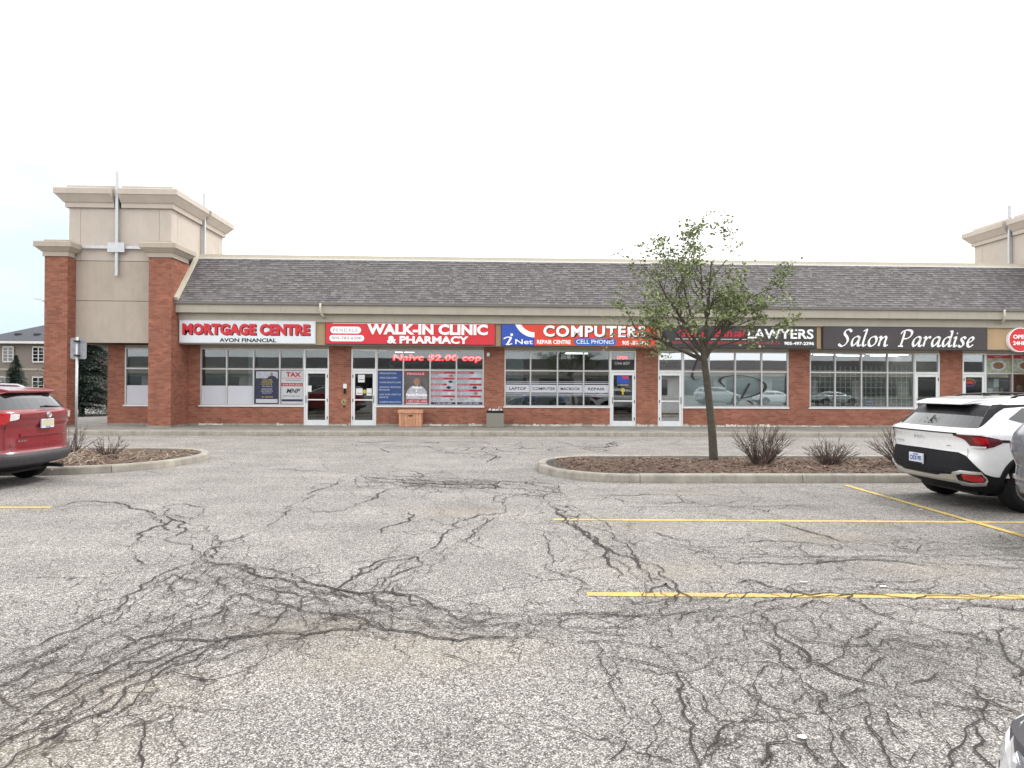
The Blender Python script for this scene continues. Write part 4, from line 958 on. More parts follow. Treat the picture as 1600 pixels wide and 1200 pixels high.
S = cabinet(6.71, 12.8, 3.25, 4.11, 'sign_black', 'black sign reading Lawyers in white capitals behind the small tree')
letters('Gera', 7.25, 8.35, 3.68, 3.98, SF-.001, 'letter_crimson', S, .02, bold=.02, shear=.2)
letters('Bansal', 8.75, 9.95, 3.70, 4.0, SF-.001, 'letter_crimson', S, .02, bold=.02, shear=.2)
letters('LAWYERS', 10.05, 12.65, 3.64, 4.02, SF-.001, 'letter_white', S, .03, bold=.02, spacing=1.03)
part('rule_line', 'letter_white', S, 7.2, 10.0, SF-.004, SF-.001, 3.60, 3.615)
letters('GBLAWYER.CA', 10.3, 11.35, 3.42, 3.52, SF-.001, 'letter_crimson', S, .006, bold=.01, split=False, name='lettering')
letters('REAL ESTATE  IMMIGRATION  FAMILY', 7.1, 10.1, 3.42, 3.52, SF-.001, 'letter_crimson', S, .006, bold=.01, split=False, name='lettering')
letters('905-497-2396', 11.5, 12.68, 3.40, 3.53, SF-.001, 'letter_white', S, .008, bold=.03, split=False, name='lettering')

S = cabinet(13.03, 19.66, 3.23, 4.15, 'sign_charcoal', 'charcoal sign reading Salon Paradise in white italic script')
# a chancery hand drawn with a broad pen: strokes per letter on a unit where x-height = 1
GL = {
 'S': (1.15, [[(1.25, 1.50), (.98, 1.72), (.62, 1.62), (.52, 1.28), (.80, .92), (.92, .55), (.70, .12), (.32, -.04), (-.02, .16)]]),
 'a': (1.08, [[(.92, .92), (.62, 1.0), (.28, .78), (.14, .36), (.24, .03), (.46, .12), (.76, .52), (.96, .96)], [(.96, .98), (.84, .45), (.82, .08), (1.0, .02), (1.14, .16)]]),
 'l': (.58, [[(.10, 1.56), (.34, 1.72), (.44, 1.66), (.30, 1.0), (.18, .34), (.22, .03), (.40, .04), (.54, .18)]]),
 'o': (1.02, [[(.62, 1.0), (.30, .84), (.14, .42), (.26, .04), (.56, .02), (.86, .30), (.94, .72), (.78, .98), (.55, .98)]]),
 'n': (1.15, [[(.06, .86), (.24, 1.0), (.30, .84), (.20, .40), (.12, .0)], [(.18, .38), (.46, .82), (.74, 1.0), (.86, .82), (.78, .40), (.78, .06), (.94, .02), (1.1, .16)]]),
 'P': (1.28, [[(.52, 1.58), (.42, 1.0), (.28, .30), (.18, .0)], [(-.04, .0), (.20, .01), (.46, .0)], [(.10, 1.30), (.34, 1.60), (.84, 1.72), (1.26, 1.56), (1.24, 1.16), (.92, .86), (.50, .78)]]),
 'r': (.82, [[(.06, .86), (.24, 1.0), (.30, .84), (.20, .40), (.12, .0)], [(.20, .44), (.44, .84), (.66, 1.0), (.82, .90)]]),
 'd': (1.10, [[(.92, .92), (.62, 1.0), (.28, .78), (.14, .36), (.24, .03), (.46, .12), (.76, .52), (.96, .96)], [(1.02, 1.72), (1.0, 1.3), (.86, .60), (.82, .10), (.98, .02), (1.14, .16)], [(.78, 1.60), (1.0, 1.70)]]),
 'i': (.56, [[(.06, .86), (.24, 1.0), (.30, .86), (.20, .40), (.20, .04), (.36, .04), (.50, .16)], [(.36, 1.36), (.42, 1.46)]]),
 's': (.76, [[(.74, .86), (.56, 1.0), (.32, .92), (.30, .70), (.50, .46), (.52, .18), (.30, -.02), (.02, .10)]]),
 'e': (.86, [[(.22, .42), (.56, .58), (.74, .82), (.60, 1.0), (.34, .86), (.16, .44), (.24, .06), (.50, .0), (.78, .22)]]),
}
word = [('Salon', 13.65), ('Paradise', 16.05)]; xh = .37; zb0 = 3.385
for wd, xc0 in word:
    cx = xc0
    for ch in wd:
        adv, strokes = GL[ch]; k = xh*(1.0)
        for mt, oy, off, nm in (('letter_white', 0, 0, 'letter'),):
            m = MB()
            for st in strokes: nib(m, [(cx+p[0]*k+.12*p[1]*k, zb0+p[1]*k) for p in st], SF-.001, .03, .102, ang=.62, wmin=.30, n=7)
            obj(nm, m, mt, S)
        cx += adv*k*1.06+.012
# round OPEN 24HRS blade sign
S = thing('round_sign', (20.97, 25.1, 3.2), 'round red sign with white rim reading Open 24Hrs at the right edge', 'sign', 'shop signs above the storefronts')
m = MB(); m.lathe([(.48, 0), (.48, .14)], (20.97, 25.10, 3.67), 'y', 40); obj('rim', m, 'letter_white', S)
m = MB(); m.lathe([(.45, 0), (.45, .006)], (20.97, 25.093, 3.67), 'y', 40); obj('sign_face', m, 'sign_red', S)
letters('OPEN', 20.66, 21.28, 3.71, 3.87, 25.092, 'letter_white', S, .008, bold=.03)
letters('24HRS', 20.66, 21.28, 3.46, 3.62, 25.092, 'letter_white', S, .008, bold=.03)

# ------------------------------------------------------------------ posters behind the glass
def poster(x0, x1, z0, z1, mat, label, y=FY+.041, cat='poster', name='window_poster'):
    P = thing(name, ((x0+x1)/2, y, z0), label, cat, 'posters in the shop windows')
    part('poster_sheet', mat, P, x0, x1, y, y+.0025, z0, z1); return P
PY = FY+.040
def txt(P, s, x0, x1, z0, z1, mat='poster_white', bold=.01, k=0, shear=0):
    letters(s, x0, x1, z0, z1, P.location.y-.0006-k*.0012, mat, P, .001, bold=bold, split=False, name='lettering', shear=shear)
def bar(P, mat, x0, x1, z0, z1, k=0, name='printed_bar'):
    y = P.location.y-.0005-k*.0012; part(name, mat, P, x0, x1, y-.0008, y, z0, z1)
x0, x1 = -9.25, -8.29
P = poster(x0+.02, x1-.02, 1.0, 2.31, 'poster_navy', 'dark blue mortgage poster with a small portrait and pale bands at top and foot')
bar(P, 'poster_light', x0+.06, x1-.06, 2.00, 2.27); bar(P, 'poster_white', x0+.06, x1-.06, 1.03, 1.18)
m = MB(); m.prism([(x1-.30+math.cos(a)*.055, 2.16+math.sin(a)*.075) for a in [k*PI/6 for k in range(12)]], 'y', P.location.y-.004, P.location.y-.0014); obj('portrait_head', m, 'poster_skin', P)
m = MB(); m.prism([(x1-.46, 1.99), (x1-.10, 1.99), (x1-.13, 2.06), (x1-.24, 2.10), (x1-.34, 2.10), (x1-.43, 2.06)], 'y', P.location.y-.004, P.location.y-.0014); obj('portrait_shoulders', m, 'poster_navy', P)
for k, (s, z, mt) in enumerate((('TOLL FREE', 1.93, 'poster_yellow'), ('MORTGAGES', 1.85, 'poster_yellow'), ('LOANS', 1.77, 'poster_yellow'), ('CALL', 1.68, 'poster_white'), ('RATES FROM', 1.57, 'poster_white'), ('REFINANCE', 1.49, 'poster_light'), ('EQUITY', 1.41, 'poster_light'), ('905 - MORTGAGE', 1.26, 'poster_yellow'))):
    txt(P, s, x0+.30-.02*(k % 3), x1-.28+.03*(k % 2), z-.02, z+.03, mt)
x0, x1 = -8.23, -7.36
P = poster(x0+.01, x1-.0, 1.0, 2.31, 'poster_white', 'pale poster with red word TAX over a red phone number bar')
txt(P, 'TAX', x0+.20, x1-.08, 2.06, 2.25, 'poster_red', .05); txt(P, 'ACCOUNTING SERVICES', x0+.04, x1-.04, 1.98, 2.02, 'poster_red'); txt(P, 'BOOKKEEPING', x0+.2, x1-.1, 1.90, 1.94, 'poster_navy')
bar(P, 'poster_red', x0+.02, x1-.01, 1.69, 1.82); txt(P, '416-576-2321', x0+.07, x1-.05, 1.72, 1.79, 'poster_white', .02, 1)
txt(P, 'MNP', x0+.22, x1-.12, 1.42, 1.60, 'letter_black', .03, shear=.25); txt(P, 'OFFICE 905-1247', x0+.1, x1-.1, 1.28, 1.33, 'poster_navy'); bar(P, 'poster_navy', x0+.04, x1-.01, 1.09, 1.18)
xs_ = UN[1][0]
P = poster(xs_[0]+.05, xs_[1]-.03, .99, 2.33, 'poster_blue', 'solid blue poster listing pharmacy services in white lines')
for k, s in enumerate(('-PRESCRIPTION', '-FREE DELIVERY', '-HOME HEALTH CARE', '-SMOKING CESSATION', ' PROGRAM', '-DIET AND LIFESTYLE', ' ADVICE', '-DIABETES EDUCATION')):
    z = (2.22, 2.04, 1.86, 1.67, 1.56, 1.38, 1.27, 1.08)[k]; txt(P, s, xs_[0]+.10, xs_[0]+.10+min(.86, .052*len(s)), z-.025, z+.035, 'poster_white', .01)
P = poster(xs_[1]+.03, xs_[2]-.03, .99, 2.33, 'poster_grey', 'dark grey clinic poster reading Walk-In & Family Practice')
bar(P, 'poster_red', xs_[1]+.08, xs_[2]-.16, 2.13, 2.29); txt(P, 'PENDALE', xs_[1]+.14, xs_[2]-.24, 2.17, 2.25, 'poster_white', .02, 1)
m = MB(); m.prism([(xs_[1]+.53+math.cos(a)*.13, 1.90+math.sin(a)*.16) for a in [k*PI/6 for k in range(12)]], 'y', P.location.y-.003, P.location.y-.0006); obj('portrait_head', m, 'poster_skin', P)
m = MB(); m.prism([(xs_[1]+.10, 1.0), (xs_[1]+.96, 1.0), (xs_[1]+.92, 1.52), (xs_[1]+.76, 1.70), (xs_[1]+.30, 1.70), (xs_[1]+.14, 1.52)], 'y', P.location.y-.003, P.location.y-.0006); obj('portrait_coat', m, 'poster_light', P)
txt(P, 'Walk-In', xs_[1]+.33, xs_[1]+.74, 1.62, 1.73, 'letter_white', .03, 2); txt(P, '&', xs_[1]+.49, xs_[1]+.56, 1.50, 1.57, 'letter_white', .03, 2); txt(P, 'Family Practice', xs_[1]+.11, xs_[2]-.12, 1.30, 1.43, 'letter_white', .03, 2)
bar(P, 'poster_red', xs_[1]+.07, xs_[2]-.08, 1.06, 1.20, 2); txt(P, '1.289-748-1888', xs_[1]+.12, xs_[2]-.13, 1.09, 1.16, 'poster_white', .02, 3)
for i in (2, 3):
    a, b = xs_[i]+.03, xs_[i+1]-(.03 if i == 2 else .05)
    P = poster(a, b, .99, 2.33, 'poster_light', ('pale clinic poster with five red headings, beside the grey Walk-In poster', 'pale clinic poster with red headings at the right end of the clinic window')[i-2])
    r2 = random.Random(i)
    for k in range(5):
        z = 2.24-k*.235; bar(P, 'poster_red', a+.01, b-r2.choice((.02, .35, .05, .3, .04)), z-.02, z+.06); txt(P, ('WALK-IN CLINIC', 'PHARMACY', 'FAMILY DOCTOR', 'PHYSIOTHERAPY', 'FREE DELIVERY')[(k+i) % 5], a+.04, a+.50, z-.005, z+.042, 'poster_white', .01, 1)
        m = MB(); hx = b-r2.uniform(.15, .42); pts = [(hx+math.cos(q)*.09*r2.uniform(.7, 1.2), z-.10+math.sin(q)*.06*r2.uniform(.7, 1.2)) for q in [t*PI/4 for t in range(8)]]
        m.prism(pts, 'y', P.location.y-.003, P.location.y-.0006); obj('printed_figure', m, r2.choice(('poster_skin', 'poster_navy', 'frosted_film')), P)
        for q in range(3): txt(P, 'care for all ages daily'[:r2.randint(12, 22)], a+.04, a+r2.uniform(.3, .46), z-.07-q*.04, z-.045-q*.04, 'poster_navy', 0)
    bar(P, 'poster_navy', a, b, 1.0, 1.09, 1); txt(P, '1.289-748-1888', a+.15, b-.15, 1.02, 1.07, 'poster_white', .01, 2)
# food pictures of the last shop
for i in (0, 1, 2):
    a, b = UN[5][0][i]+.04, UN[5][0][i+1]-.04
    P = poster(a, b, 2.40, 3.11, 'poster_green', ('pale food poster of a filled bun above the last shop window', 'pale food poster of sausages at the right frame edge', 'pale food poster beyond the right frame edge')[i]); bar(P, 'poster_red', a, b, 2.98, 3.11)
    m = MB(); cx = (a+b)/2; m.prism([(cx+math.cos(q)*.34, 2.68+math.sin(q)*.20) for q in [t*PI/10 for t in range(20)]], 'y', P.location.y-.003, P.location.y-.0006); obj('printed_plate', m, 'poster_light', P)
    m = MB(); m.prism([(cx+math.cos(q)*.22, 2.68+math.sin(q)*.14) for q in [t*PI/10 for t in range(20)]], 'y', P.location.y-.006, P.location.y-.0032); obj('printed_food', m, 'poster_brown', P)
    txt(P, 'Bakery', cx-.16, cx+.16, 3.01, 3.07, 'poster_white', .01, 1)
NT = [(20.65, 20.86, 1.80, 2.14, 'letter-size white notice high in the last shop window, left pane'), (20.36, 20.60, 1.52, 1.74, 'small white notice low in the corner beside the last shop door'), (20.92, 21.06, 1.60, 1.76, 'small yellowish note stuck in the last shop window'), (21.62, 21.86, 1.66, 1.90, 'pale green notice in the last shop window at the frame edge')]
for k, q in enumerate(NT): poster(*q[:4], ('paper', 'paper', 'poster_yellow', 'poster_green')[k], q[4], FY+.058, 'notice', 'window_notice')
poster(-7.19, -7.02, 1.48, 1.72, 'paper', 'white notice on the glass of the mortgage shop door', FY+.012, 'notice', 'window_notice')
for q, mt, lb in (((-5.20, -4.94, 1.86, 2.16), 'paper', 'white opening-hours notice high on the clinic door'), ((-5.28, -5.02, 1.36, 1.62), 'paper', 'white notice at the left of the smiley on the clinic door'), ((-4.86, -4.66, 1.34, 1.62), 'paper', 'white notice at the right of the smiley on the clinic door')):
    P = poster(*q, mt, lb, FY+.012, 'notice', 'window_notice'); bar(P, 'poster_navy', q[0]+.03, q[1]-.03, q[3]-.20, q[3]-.18)
m = MB(); m.lathe([(.075, 0), (.075, .004)], (-4.94, FY+.008, 1.50), 'y', 18); obj('smiley_sticker', m, 'poster_yellow', label='round yellow smiley sticker on the clinic door glass', category='sticker')
P = poster(5.10, 5.58, 1.86, 2.18, 'sign_blue', 'blue and red logo sticker on the computer shop door', FY+.012, 'sticker', 'window_notice'); bar(P, 'sign_red', 5.32, 5.56, 2.06, 2.16); txt(P, 'COMPUTERS', 5.12, 5.56, 1.78, 1.83, 'poster_white', .02)
m = MB(); m.lathe([(.085, 0), (.085, .004)], (5.34, FY+.008, 1.60), 'y', 18); m.box(5.31, 5.37, FY+.008, FY+.012, 1.42, 1.515); obj('bulb_sticker', m, 'poster_yellow', label='yellow round sticker on the computer shop door glass', category='sticker')
letters('Unit #27', 5.02, 5.62, 2.62, 2.74, FY+.043, 'paper', D3, .002, split=False, name='lettering')

# lit signs behind the glass
S = thing('led_ticker', (-2.1, 26.2, 2.6), 'red scrolling LED ticker behind the upper panes of the clinic window', 'LED sign')
part('ticker_case', 'dark_metal', S, -3.98, -.29, 26.22, 26.30, 2.58, 3.06)
letters('Naivc $2.00 cop', -3.88, -.32, 2.66, 3.00, 26.216, 'led_red', S, .006, bold=.05, shear=.12, spacing=1.05)
letters('Naivc $2.00 cop', -3.84, -.36, 2.69, 2.97, 26.209, 'led_pink', S, .002, bold=-.01, shear=.12, spacing=1.05, split=False, name='bright_dots')
S = thing('neon_sign', (5.33, 26.2, 2.8), 'small red neon Open sign above the computer shop door', 'neon sign')
letters('OPEN', 5.12, 5.54, 2.84, 2.97, 26.15, 'neon_red', S, .02, bold=.02)
m = MB(); m.box(5.08, 5.58, 26.155, 26.17, 2.80, 3.0); obj('backing', m, 'dark_metal', S)
S = thing('neon_sign', (19.63, 26.08, 1.8), 'oval red neon Open sign in the last shop door', 'neon sign')
m = MB(); pts = [(19.64+math.cos(q)*.24, 26.07, 1.98+math.sin(q)*.15) for q in [t*PI/16 for t in range(33)]]; m.tube(pts[:17], .012, 6); obj('neon_tube', m, 'neon_yellow', S, smooth=True)
m = MB(); m.tube(pts[16:], .012, 6); obj('neon_tube', m, 'neon_blue', S, smooth=True)
m = MB(); m.prism([(19.64+math.cos(q)*.20, 1.98+math.sin(q)*.12) for q in [t*PI/10 for t in range(20)]], 'y', 26.085, 26.09); obj('backing', m, 'letter_crimson', S)
letters('OPEN', 19.50, 19.79, 1.93, 2.03, 26.08, 'neon_red', S, .01, bold=.02)

# ------------------------------------------------------------------ things along the wall
def box_bin():
    T = thing('litter_bin', (.22, 25.3, .15), 'square grey concrete litter bin with a black rim, overfull, before the brick pier', 'bin')
    m = MB(); m.prism([(-.12, .15), (.56, .15), (.55, .70), (-.11, .70)], 'y', 25.0, 25.6); obj('body', m, 'bin_concrete', T, bevel=.015)
    part('rim', 'black', T, -.10, .54, 25.02, 25.58, .701, .79)
    r3 = random.Random(2); m = MB()
    for k in range(12):
        x, y = r3.uniform(-.02, .46), r3.uniform(25.08, 25.5); s = r3.uniform(.025, .06); m.lathe([(s*.6, 0), (s, s*.6), (s*.8, s*1.3), (s*.2, s*1.6)], (x, y, .78), 'z', 6)
    m.box(.36, .375, 25.2, 25.215, .78, .98); m.box(.44, .455, 25.25, 25.265, .78, .95)
    obj('rubbish', m, 'paper', T, kind='stuff')
box_bin()
T = thing('cedar_box', (-3.05, 25.6, .15), 'reddish slatted cedar salt box with a flat lid under the clinic window', 'box')
part('carcass', 'cedar', T, -3.46, -2.64, 25.35, 25.88, .17, .66)
for k in range(8):
    m = MB(); x = -3.49+k*.108; m.box(x, x+.096, 25.325, 25.349, .155, .665, random.random()); obj('slat', m, 'cedar', T)
for k in range(5):
    m = MB(); y = 25.34+k*.108; m.box(-2.639, -2.615, y, y+.096, .155, .665, random.random()); obj('slat', m, 'cedar', T)
    m = MB(); m.box(-3.485, -3.461, y, y+.096, .155, .665, random.random()); obj('slat', m, 'cedar', T)
m = MB(); m.box(-3.53, -2.58, 25.29, 25.93, .668, .80, .7); obj('lid', m, 'cedar', T, bevel=.01)
m = MB(); m.box(-3.12, -2.96, 25.30, 25.325, .56, .60); obj('latch', m, 'dark_metal', T)
T = thing('fire_inlet', (-5.73, 25.9, .95), 'brass twin fire department inlet on the brick pier left of the clinic door', 'fire inlet')
m = MB(); m.lathe([(.12, 0), (.12, .02)], (-5.73, FY-.02, 1.08), 'y', 20); obj('wall_plate', m, 'brass', T, smooth=False)
for s in (-.05, .05):
    m = MB(); m.lathe([(.035, 0), (.04, .03), (.045, .09), (.03, .095)], (-5.73+s, FY-.115, 1.09), 'y', 12); obj('inlet_cap', m, 'brass', T)
part('tag', 'dark_metal', T, -5.78, -5.68, FY-.015, FY-.001, .86, .93)
T = thing('alarm_bell_box', (-5.70, 25.95, 1.6), 'small white key box with a black pad on the brick pier beside the clinic door', 'key box')
part('case', 'white_paint', T, -5.77, -5.63, FY-.06, FY-.001, 1.62, 1.80); part('pad', 'black', T, -5.75, -5.67, FY-.05, FY-.001, 1.42, 1.60)
for x, z, lb in ((-.06, 2.98, 'small white wall lamp on the pier between clinic and computer shop'), (-7.75, 0, None)):
    if lb:
        T = thing('wall_lamp', (x, 25.95, z), lb, 'lamp'); m = MB(); m.tube([(x, FY, z+.06), (x, FY-.10, z+.06)], .02, 8); obj('bracket', m, 'white_paint', T)
        m = MB(); m.lathe([(.02, .10), (.06, .06), (.07, 0), (.055, -.07)], (x, FY-.12, z), 'z', 12); obj('lamp_head', m, 'white_paint', T, smooth=True)
# furniture glimpsed inside the computer shop and salon
for x, y, lb in ((1.9, 28.2, 'pale desk behind the computer shop window, nearer the left mullions'), (3.4, 28.8, 'pale desk deep inside the computer shop, behind the third pane')):
    T = thing('office_desk', (x, y, .15), lb, 'desk'); part('desk_top', 'curtain', T, x-.7, x+.7, y-.35, y+.35, .88, .91)
    for sx in (-1, 1):
        for sy in (-1, 1): part('leg', 'dark_metal', T, x+sx*.65-.02, x+sx*.65+.02, y+sy*.3-.02, y+sy*.3+.02, .152, .88)
    part('modesty_panel', 'white_paint', T, x-.6, x+.6, y-.30, y-.28, .4, .879)
for x, y, lb in ((1.75, 28.2, 'white-framed monitor on the left desk in the computer shop'), (3.3, 28.8, 'white-framed monitor on the rear desk in the computer shop')):
    T = thing('monitor', (x, y, .91), lb, 'monitor'); part('foot', 'dark_metal', T, x-.12, x+.12, y-.08, y+.08, .912, .925); part('neck', 'dark_metal', T, x-.02, x+.02, y-.01, y+.01, .925, 1.02)
    part('bezel', 'white_paint', T, x-.28, x+.28, y-.03, y-.011, 1.02, 1.36); part('screen', 'sign_blue', T, x-.24, x+.24, y-.034, y-.0305, 1.06, 1.33)
P = poster(15.25, 15.68, .99, 1.26, 'poster_blue', 'small blue and white notice at the foot of the salon window', FY+.062, 'notice', 'window_notice'); txt(P, 'OPEN', 15.3, 15.6, 1.14, 1.22, 'paper', .02); txt(P, 'WALK IN', 15.3, 15.62, 1.03, 1.10, 'paper', .01)
m = MB(); m.box(16.92, 17.14, 26.35, 26.5, .152, 1.28); obj('pale_carton', m, 'poster_green', label='pale upright carton behind the salon window near its door', category='carton')

# ================================================================== vehicles: a body lofted through level outlines, everything else laid on its surface
class Car:
    P = 2.7
    def __init__(s, levels, wheels, wr=.36, tw=.23):
        s.L = np.array(levels, float); s.wheels = wheels; s.wr = wr; s.tw = tw
        s.z0, s.z1 = s.L[0, 0], s.L[-1, 0]
    def par(s, z):
        out = np.zeros(5); ws = (.1, .2, .4, .2, .1)
        for k, w_ in zip((-2, -1, 0, 1, 2), ws):
            zz = min(max(z+k*.008, s.z0), s.z1); out += w_*np.array([np.interp(zz, s.L[:, 0], s.L[:, c]) for c in range(1, 6)])
        return out
    def S(s, u, z):
        xr, xf, w_, dR, dF = s.par(z); sg = 1 if u >= 0 else -1; a = abs(u); e = 2/s.P
        if a <= 1: t = a*PI/2; y = w_*math.sin(t)**e; x = xr+dR*(1-max(0, math.cos(t))**e)
        elif a <= 2: y = w_; x = xr+dR+(a-1)*(xf-dF-xr-dR)
        else: t = (3-a)*PI/2; y = w_*math.sin(max(0, t))**e; x = xf-dF*(1-max(0, math.cos(t))**e)
        return Vector((x, sg*y, z))
    def ux(s, x, z):
        xr, xf, w_, dR, dF = s.par(z)
        if x < xr+dR: return 2/PI*math.acos(min(1, max(0, 1-(x-xr)/dR))**(s.P/2))
        if x > xf-dF: return 3-2/PI*math.acos(min(1, max(0, 1-(xf-x)/dF))**(s.P/2))
        return 1+(x-xr-dR)/(xf-dF-xr-dR)
    def uy(s, y, z):
        w_ = s.par(z)[2]; return 2/PI*math.asin(min(1, abs(y)/w_)**(s.P/2))*(1 if y >= 0 else -1)
    def nrm(s, u, z):
        e = .01; a = s.S(u+e, z)-s.S(u-e, z); b = s.S(u, min(z+e, s.z1))-s.S(u, max(z-e, s.z0)); n = b.cross(a)
        if n.length < 1e-9: return Vector((0, 0, 1))
        n.normalize(); c = s.S(u, z)-Vector((2.3, 0, z)); return n if n.dot(c) > 0 else -n
    def body(s, nu=34):
        m = MB(); us = sorted(set([round(-3+6*k/ (nu*4), 4) for k in range(nu*4)])); zs = [float(z) for z in s.L[:, 0]]
        zs = sorted(zs+[z for z in (s.z0+(s.z1-s.z0)*k/44 for k in range(45)) if min(abs(z-q) for q in zs) > .014])
        n = len(us)
        for z in zs: m.v += [tuple(s.S(u, z)) for u in us]
        for i in range(len(zs)-1):
            for j in range(n):
                q = (i*n+j, i*n+(j+1) % n, (i+1)*n+(j+1) % n, (i+1)*n+j); c = sum((Vector(m.v[t]) for t in q), Vector())/4
                if abs(us[j]) > .9 and abs(us[j]) < 2.2 and any(math.hypot(c.x-wx, c.z-s.wr) < s.wr+.055 for wx in s.wheels): continue
                m.f.append(q); m.t.append(.5)
        m.f.append(tuple((len(zs)-1)*n+j for j in range(n))); m.t.append(.5); m.f.append(tuple(reversed(range(n)))); m.t.append(.5)
        return m
    def patch(s, cols, off=.004, nz=6, sub=3, m=None):
        m = m or MB(); C = []
        for i in range(len(cols)-1):
            for k in range(sub):
                t = k/sub; C.append([cols[i][q]*(1-t)+cols[i+1][q]*t for q in range(3)])
        C.append(list(cols[-1])); k0 = len(m.v); n = len(C); h = nz+1
        for lay, of in ((0, off), (1, -.006)):
            for (u, za, zb) in C:
                for j in range(h):
                    z = za+(zb-za)*j/nz; p = s.S(u, z)+s.nrm(u, z)*of; m.v.append(tuple(p))
        def F(lay, i, j): return k0+lay*n*h+i*h+j
        for i in range(n-1):
            for j in range(nz): m.f.append((F(0, i, j), F(0, i+1, j), F(0, i+1, j+1), F(0, i, j+1))); m.t.append(.5)
            for j, q in ((0, 1), (nz, 0)): m.f.append((F(0, i, j), F(0, i+1, j), F(1, i+1, j), F(1, i, j))); m.t.append(.5)
        for i in (0, n-1):
            for j in range(nz): m.f.append((F(0, i, j), F(0, i, j+1), F(1, i, j+1), F(1, i, j))); m.t.append(.5)
        return m
    def mirror(s, cols): return [(-u, a, b) for u, a, b in cols][::-1]
def spoiler(m, prof, hw):
    k = len(m.v); n = len(prof)
    for sg in (-1, 1): m.v += [(x, sg*h, z) for (x, z), h in zip(prof, hw)]
    m.f.append(tuple(range(k, k+n))); m.f.append(tuple(reversed(range(k+n, k+2*n)))); m.t += [.5, .5]
    for i in range(n): j = (i+1) % n; m.f.append((k+j, k+i, k+n+i, k+n+j)); m.t.append(.5)
def add_wheels(car, T, hw, rimmat='rim'):
    for wx in car.wheels:
        for sg in (1, -1):
            r = car.wr; y1 = sg*hw; y0 = sg*(hw-car.tw); m = MB(); d = y1-y0
            m.lathe([(r*.62, 0), (r*.93, .0), (r, d*.12), (r, d*.88), (r*.93, d), (r*.64, d), (r*.62, d*.8)], (wx, y0, r), 'y', 28)
            t = obj('wheel', m, 'tyre', T, smooth=True); m = MB()
            m.lathe([(r*.62, 0), (r*.63, .01*sg), (r*.60, .02*sg), (r*.3, -.0*sg)], (wx, y1-.03*sg, r), 'y', 24)
            for k in range(5):
                a = 2*PI*k/5; c, q = math.cos(a), math.sin(a)
                def pt(u, v): return (wx+c*u-q*v, r+q*u+c*v)
                m.prism([pt(.03, -.035), pt(r*.6, -.022), pt(r*.6, .022), pt(.03, .035)], 'y', y1-.028*sg, y1-.004*sg)
            m.lathe([(.06, 0), (.05, .012*sg)], (wx, y1-.012*sg, r), 'y', 12)
            obj('rim', m, rimmat, t)
def common(car, T, paint, glass_side, hw, hood=True):
    b = obj('body', car.body(), paint, T, smooth=True)
    m = MB(); m.box(.5, car.L[0, 2]-.4, -hw+.36, hw-.36, .20, .50); [m.box(wx-.42, wx+.42, -hw+car.tw+.06, hw-car.tw-.06, .2, .84) for wx in car.wheels]; m.box(1.5, car.L[0, 2]-1.5, -hw+.3, hw-.3, .5, .62); obj('underbody', m, 'black', T)
    for sg in (1, -1):
        for k, (xa, xb, za, zb) in enumerate(glass_side):
            cols = [(car.ux(xa+(xb-xa)*t, (za+zb)/2), za, zb) for t in (0, .33, .66, 1)]
            obj('side_window', car.patch(cols if sg > 0 else car.mirror(cols), .003), 'car_glass', T, smooth=False)
        for wx in car.wheels:
            m = MB(); pts = []
            for k in range(21):
                a = PI*(-.08+1.16*k/20); row = []
                for rr_, of in ((car.wr+.045, .0), (car.wr+.045, .016), (car.wr+.115, .012), (car.wr+.12, -.004)):
                    x, z = wx+math.cos(a)*rr_, max(car.z0, car.wr+math.sin(a)*rr_); u = car.ux(x, z); p = car.S(u*sg, z)+car.nrm(u*sg, z)*of; row.append(len(m.v)); m.v.append(tuple(p))
                pts.append(row)
            for i in range(20):
                for q in range(3): m.f.append((pts[i][q], pts[i+1][q], pts[i+1][q+1], pts[i][q+1])); m.t.append(.5)
            obj('arch_trim', m, 'cladding', T, smooth=True)
    add_wheels(car, T, hw-.01)
def sidestrip(car, T, x0, x1, za, zb, mat, name, off=.008):
    for sg in (1, -1):
        cols = [(car.ux(x0+(x1-x0)*t/6, (za+zb)/2), za, zb) for t in range(7)]
        obj(name, car.patch(cols if sg > 0 else car.mirror(cols), off, 2), mat, T)

